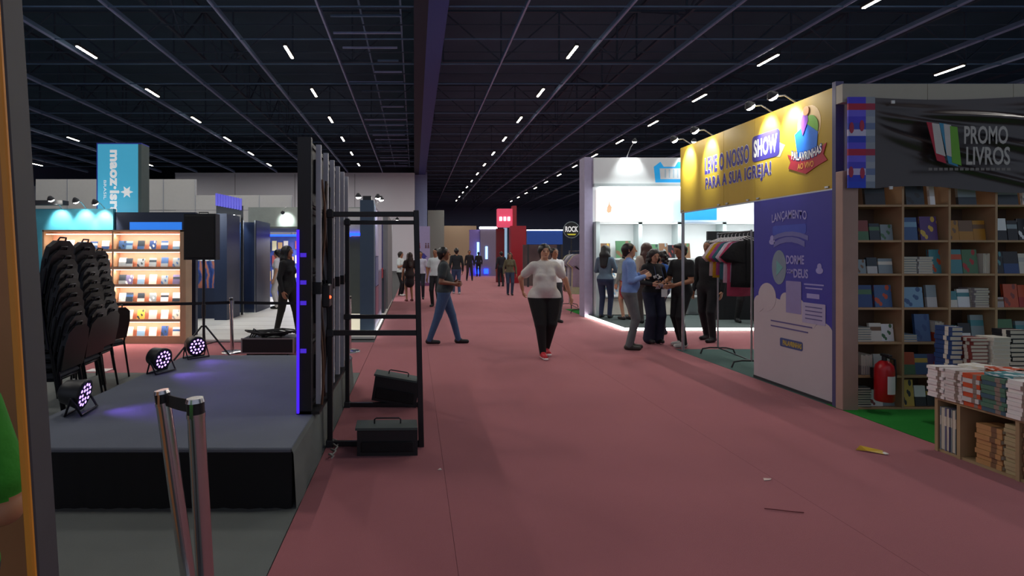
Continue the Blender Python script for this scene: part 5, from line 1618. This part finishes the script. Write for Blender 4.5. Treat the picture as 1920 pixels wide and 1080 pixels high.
# piles on top
piles = [(4.08, '#e8e2e0', 10, .24, 'white', .13), (3.945, '#d8cfcc', 11, .24, 'pale rose', .13), (3.82, '#c8502c', 7, .24, 'orange', .12), (3.655, '#4f7a66', 8, .25, 'sea green', .155), (3.49, '#e8e4e0', 9, .26, 'ivory', .155)]
for q, (y, c, n_, hgt, cn, w) in enumerate(piles):
    th = hgt / n_
    for k in range(n_):
        cc_ = c if not (cn == 'orange' and k % 2) else '#c9c7c4'
        cc_ = cc_ if not (cn == 'sea green' and k % 3 == 0) else '#3d5f6f'
        book('%s pile on the crate table edge, %s book from below' % (cn, ORD[k]), (tbx0 + .08 + .006 * math.sin(k * 2.7 + q), y + w, .42 + th * k), .20, w, th * .95, cc_, '#8a7a70', 0, rz=.03 * math.sin(k * 1.9 + q), flat=True, group='book piles on the crate table')
rt = thing('rear_book_table', 'second pine table behind the aisle piles, stacked with books', 'table', (5.0, 4.65, 0))
MB().use(M_CRATE).box((4.72, 4.45, .49), (5.7, 4.9, .52)).build('top_board', rt)
for x in (4.76, 5.63):
    for y in (4.48, 4.83):
        MB().use(M_CRATE).box((x, y, 0), (x + .04, y + .04, .49)).build('leg', rt)
back = [(4.79, 4.86, '#2b4a80', 9, .37, 'navy', .52, .10), (4.93, 4.80, '#8a3f3a', 9, .28, 'dark red', .52, .15), (5.10, 4.78, '#e3ddd0', 8, .29, 'cream', .52, .16), (5.28, 4.80, '#24242a', 9, .35, 'black', .52, .16),
        (4.34, 4.20, '#d8b24a', 6, .23, 'straw yellow', .42, .19), (4.40, 4.04, '#c8703c', 6, .24, 'rust', .42, .19), (4.36, 3.88, '#6f6a8f', 6, .24, 'mauve', .42, .19)]
for q, (x, y, c, n_, hgt, cn, z0, w) in enumerate(back):
    th = hgt / n_
    for k in range(n_):
        book('%s pile %s, %s book from below' % (cn, 'on the rear pine table' if z0 > .5 else 'in the inner row of the crate table', ORD[k]), (x + .006 * math.sin(k * 2.7 + q), y, z0 + th * k), w, .15, th * .95, c, '#e3ddd0', 0, rz=.05 * math.sin(k * 1.9 + q), flat=True, group='inner book piles')
for i, (x, y, z, c, rz) in enumerate(((4.34, 4.12, .653, '#e3ddd0', .3), (4.42, 3.95, .663, '#c8502c', -.2), (4.36, 3.8, .663, '#b0a4a4', .4), (4.16, 3.74, .673, '#4f8f98', .15))):
    book('loose %s book lying askew on top of the piles' % CN[c], (x, y + .08, z), .19, .16, .02, c, '#f0f0f0', 1, rz=rz, flat=True, group='loose books on the piles')

# litter on the carpet
w = thing('yellow_wrapper', 'crumpled yellow wrapper lying on the red carpet', 'litter', (3.52, 4.12, 0))
MB().use(mat('wrapper_yellow', '#c8a016', .4)).add([(3.44, 4.16, .004), (3.50, 4.19, .03), (3.60, 4.10, .022), (3.585, 4.07, .004), (3.50, 4.12, .012)], [(0, 1, 4), (1, 2, 3, 4), (0, 4, 1), (4, 3, 2, 1)]).build('foil', w)
MB().use(hexmat('#e8e4da', .5)).bbox((3.585, 4.06, .003), (3.615, 4.1, .014), .004).build('tip', w)
tag(MB().use(hexmat('#c8b0a8', .7)).prism([(0, 0), (.05, .01), (.07, .03), (.02, .04)], 0, .004, Matrix.Translation((2.36, 3.6, .001))).build('paper_scrap'), 'pale paper scrap on the red carpet near the camera', 'litter')
tag(MB().use(hexmat('#6a2a2c', .7)).tube([(2.1, 3.2, .006), (2.16, 3.18, .008), (2.24, 3.16, .006), (2.3, 3.15, .006)], .003).build('thread_scrap'), 'dark red thread lying on the near carpet', 'litter')
tag(MB().use(hexmat('#d8c8c0', .7)).prism([(0, 0), (.03, 0), (.02, .03)], 0, .004, Matrix.Translation((.165, 3.78, .001))).build('paper_fleck'), 'tiny white paper fleck on the carpet by the monitors', 'litter')
# ------------------------------------------------------------------ people
SK1, SK2, SK3 = '#c09074', '#9a6a4e', '#7d523c'
person('woman in white t-shirt, black trousers and red sneakers walking up the aisle', (1.95, 8.0), PI + .02, h=1.66, b=1.22, female=True, skin='#c89a7c', hair='#1a1410', shirt='#cfcac4', pants='#121214', shoes='#b81426', soles='#e8e4e0',
       hairstyle='bun', feet=((-.055, -.10), (.06, .14)), lift=(.02, 0), elbow=((-.36, -.10, 1.16), (.36, -.16, 1.16)), wrist=((-.44, -.14, .93), (.27, -.30, 1.0)), vox=.0105, belly=.02, hemline=.90, leg=1.16)
person('man in dark polo shirt and blue jeans striding across the aisle', (.50, 9.1), -PI / 2, h=1.64, b=1.12, skin=SK3, hair='#15110e', shirt='#2b3236', pants='#3d5578', shoes='#17171a', feet=((-.09, .27), (.09, -.25)), lift=(0, .015),
       elbow=((-.25, -.05, 1.11), (.25, -.06, 1.11)), wrist=((-.15, .22, 1.08), (.16, .2, 1.07)), vox=.0105, belly=.035)
person('man in light blue shirt and grey trousers standing in profile', (3.47, 8.62), -PI / 2 - .2, h=1.70, b=1.02, skin=SK1, hair='#1c1612', shirt='#6f8cc4', pants='#63686a', shoes='#3c3a34', feet=((-.08, .04), (.09, -.02)), sleeve='long',
       elbow=((-.25, -.02, 1.1), (.26, -.02, 1.1)), wrist=((-.1, .25, 1.24), (.12, .25, 1.2)), vox=.0105, head_turn=-.1, belly=.015)
wbad = person('woman in black printed top with white badge holding a phone', (4.10, 9.15), PI + .1, h=1.58, b=1.05, female=True, skin=SK1, hair='#1c1412', shirt='#16171c', pants='#1a2036', shoes='#111114', lower='wide', hairstyle='curly', sleeve='long',
       feet=((-.09, 0), (.1, .02)), elbow=((-.25, -.02, 1.12), (.25, -.02, 1.12)), wrist=((-.08, .26, 1.05), (.12, .25, 1.08)), vox=.0105, head_pitch=-.25)
person('man in black t-shirt reaching towards the woman with the badge', (4.44, 8.86), PI / 2 + .25, h=1.70, b=1.02, skin=SK2, hair='#0f0d0c', shirt='#121316', pants='#141518', shoes='#c9c6c0', hairstyle='quiff',
       feet=((-.1, .05), (.09, -.06)), elbow=((-.23, .02, 1.1), (.24, .05, 1.1)), wrist=((-.12, .28, 1.02), (.12, .32, 1.03)), vox=.0105, head_pitch=-.3)
person('woman in slate top and jeans seen from behind at the white booth corner', (4.42, 12.35), -PI / 2 + .9, h=1.66, female=True, skin=SK1, hair='#120e0d', shirt='#56697a', pants='#1f2c4a', shoes='#15151a', sleeve='long', hairstyle='long', vox=.014, z=.06,
       elbow=((-.23, .04, 1.12), (.24, .05, 1.12)), wrist=((-.1, .25, 1.1), (.12, .25, 1.1)), head_pitch=-.3)
person('woman with long dark hair and red skirt browsing the white booth', (4.78, 12.0), .3, h=1.62, female=True, skin=SK1, hair='#171110', shirt='#8b948e', pants='#a01e30', shoes='#2a2020', lower='skirt', hairstyle='long', sleeve='long', vox=.014, z=.06)
person('woman with long brown hair and beige top facing the white booth shelves', (4.95, 11.4), .1, h=1.70, female=True, skin=SK1, hair='#4a3028', shirt='#a8998a', pants='#3a3432', hairstyle='long', sleeve='long', vox=.014, z=.06)
person('woman in bright blue top behind the woman with the badge', (4.75, 10.25), PI / 2, h=1.58, female=True, skin=SK1, hair='#1c1412', shirt='#2a58a8', pants='#202840', hairstyle='curly', vox=.014)
person('person in black with raised dark hood of hair standing by the garment rack', (5.22, 9.45), PI / 2 + .5, h=1.76, b=1.1, skin=SK2, hair='#0d0c0c', shirt='#111215', pants='#15161c', shoes='#17171a', sleeve='long', feet=((-.13, .1), (.12, -.12)), vox=.014)
person('person in blue top and black trousers inside the white booth', (7.15, 11.5), PI - .2, h=1.72, b=1.1, skin=SK1, hair='#15110e', shirt='#1f5fc0', pants='#101114', shoes='#101014', feet=((-.17, .05), (.16, -.04)), vox=.014, z=.06)
person('man in white shirt half hidden behind the walking woman', (3.15, 12.0), PI + .3, h=1.66, skin=SK2, hair='#1a1412', shirt='#dadada', pants='#20232a', vox=.014)
person('man in dark jacket and jeans walking away down the aisle', (1.62, 20.6), .1, h=1.76, skin=SK2, hair='#120f0e', shirt='#1b2026', pants='#34486a', shoes='#b0b0b0', sleeve='long', feet=((-.08, .12), (.09, -.12)), vox=.02)
person('dark clothed person far down the middle of the aisle', (3.2, 31), PI, h=1.76, skin=SK2, hair='#120f0e', shirt='#1c1a24', pants='#241a26', sleeve='long', feet=((-.15, .02), (.15, -.02)), vox=.026)
person('woman in olive top and jeans with long hair by the red booth', (3.58, 20), PI, h=1.58, female=True, skin=SK2, hair='#4a3324', shirt='#5a5640', pants='#2a3850', hairstyle='long', sleeve='long', feet=((-.07, .08), (.07, -.06)), vox=.02)
person('woman in white blouse and dark trousers talking by the grey booth', (-.50, 19.6), -PI / 2 - .5, h=1.62, female=True, skin=SK2, hair='#2a201c', shirt='#d0d8d6', pants='#15161a', shoes='#d0ccc8', vox=.02, elbow=((-.25, .05, 1.12), (.26, .05, 1.12)), wrist=((-.1, .25, 1.2), (.14, .22, 1.2)))
person('woman with long brown hair in a short dark dress beside the support frame', (-.16, 17.4), .35, h=1.58, female=True, skin=SK2, hair='#33231c', shirt='#2a1c1c', pants='#1c1518', shoes='#6a3a34', lower='skirt', hairstyle='long', vox=.018)
person('man in white shirt partly hidden behind the striding man', (.62, 15.6), PI - .4, h=1.68, skin=SK2, hair='#15110e', shirt='#cfd8da', pants='#1b1d22', vox=.018)
person('person in dark trousers and pale top just right of the frame post', (.20, 18.2), PI, h=1.62, skin=SK2, hair='#15110e', shirt='#b8b8c8', pants='#1b1d2a', vox=.02)
person('woman in black with long dark hair walking behind the LED wall', (-2.32, 9.75), -PI / 2 - .3, h=1.62, b=1.1, female=True, skin=SK2, hair='#0d0b0b', shirt='#121316', pants='#191816', hairstyle='long', sleeve='long', feet=((-.1, .18), (.1, -.18)), vox=.013, z=.05)
person('person in grey jacket and pale trousers at the navy booth photo wall', (-5.02, 11.7), .5, h=1.56, skin=SK2, hair='#3a2a24', shirt='#4c5a66', pants='#b8b8b0', sleeve='long', vox=.016, z=.05)
person('person in white top with red bag strap inside the blue arch', (-3.75, 14.6), PI / 2, h=1.6, female=True, skin=SK1, hair='#1a1412', shirt='#d8d8dc', pants='#c8c4c0', hairstyle='bun', vox=.018, z=.05)
person('dark clothed person standing at the red booth entrance', (4.15, 25.5), .2, h=1.66, skin=SK2, hair='#120f0e', shirt='#1a1c24', pants='#181a22', sleeve='long', vox=.024)
person('dark silhouette in front of the glowing slots of the violet booth', (4.42, 36.8), 0, h=1.7, skin=SK3, hair='#120f0e', shirt='#15141c', pants='#15141c', sleeve='long', vox=.03)
person('person in green t-shirt at the near left edge, forearm bent', (-1.19, 1.24), PI - .1, h=1.45, b=1.25, skin='#b07a58', hair='#17120f', shirt='#2f8a1e', pants='#20222a', shoes='#1a1a1c', elbow=((-.30, .0, 1.13), (.25, .0, 1.12)), wrist=((-.04, .10, 1.04), (.1, .22, 1.0)), vox=.0085, sleeve_frac=.72)

# things in hands and hung on people
bd = thing('name_badge', 'white name badge hanging on the black printed top', 'badge', (4.1, 8.95, .9))
MB().use(M_WHITE).bbox((4.12, 8.895, .82), (4.22, 8.90, .95), .002).build('card', bd)
MB().use(hexmat('#2a3a60', .6)).tube([(4.14, 8.90, .95), (4.05, 8.955, 1.2), (4.04, 8.99, 1.33)], .005, n=5).tube([(4.2, 8.90, .95), (4.17, 8.95, 1.2), (4.15, 8.99, 1.33)], .005, n=5).build('lanyard', bd)
ph = thing('mobile_phone', 'pale phone held by the woman with the badge', 'phone', (4.1, 8.85, 1.0))
Mp = Matrix.Translation((4.06, 8.84, 1.0)) @ Matrix.Rotation(math.radians(-35), 4, 'X')
MB().use(hexmat('#d0d0d4', .3)).bbox((-.038, -.075, -.004), (.038, .075, .004), .003, Mp).build('body', ph)
MB().use(hexmat('#20242c', .2)).box((-.034, -.07, .004), (.034, .07, .005), Mp).build('screen', ph)
pr = MB().use(M_WHITE)
for i in range(9):
    pr.ell((4.05 + .028 * (i % 5) - .005 * (i // 5), 8.985 - .006 * abs(i % 5 - 2) * -1, 1.135 + .035 * (i // 5) + .015 * math.sin(i * 2.1)), (.018, .006, .014), 7, 4)
pr.build('shirt_print', wbad, 'white print on the chest')
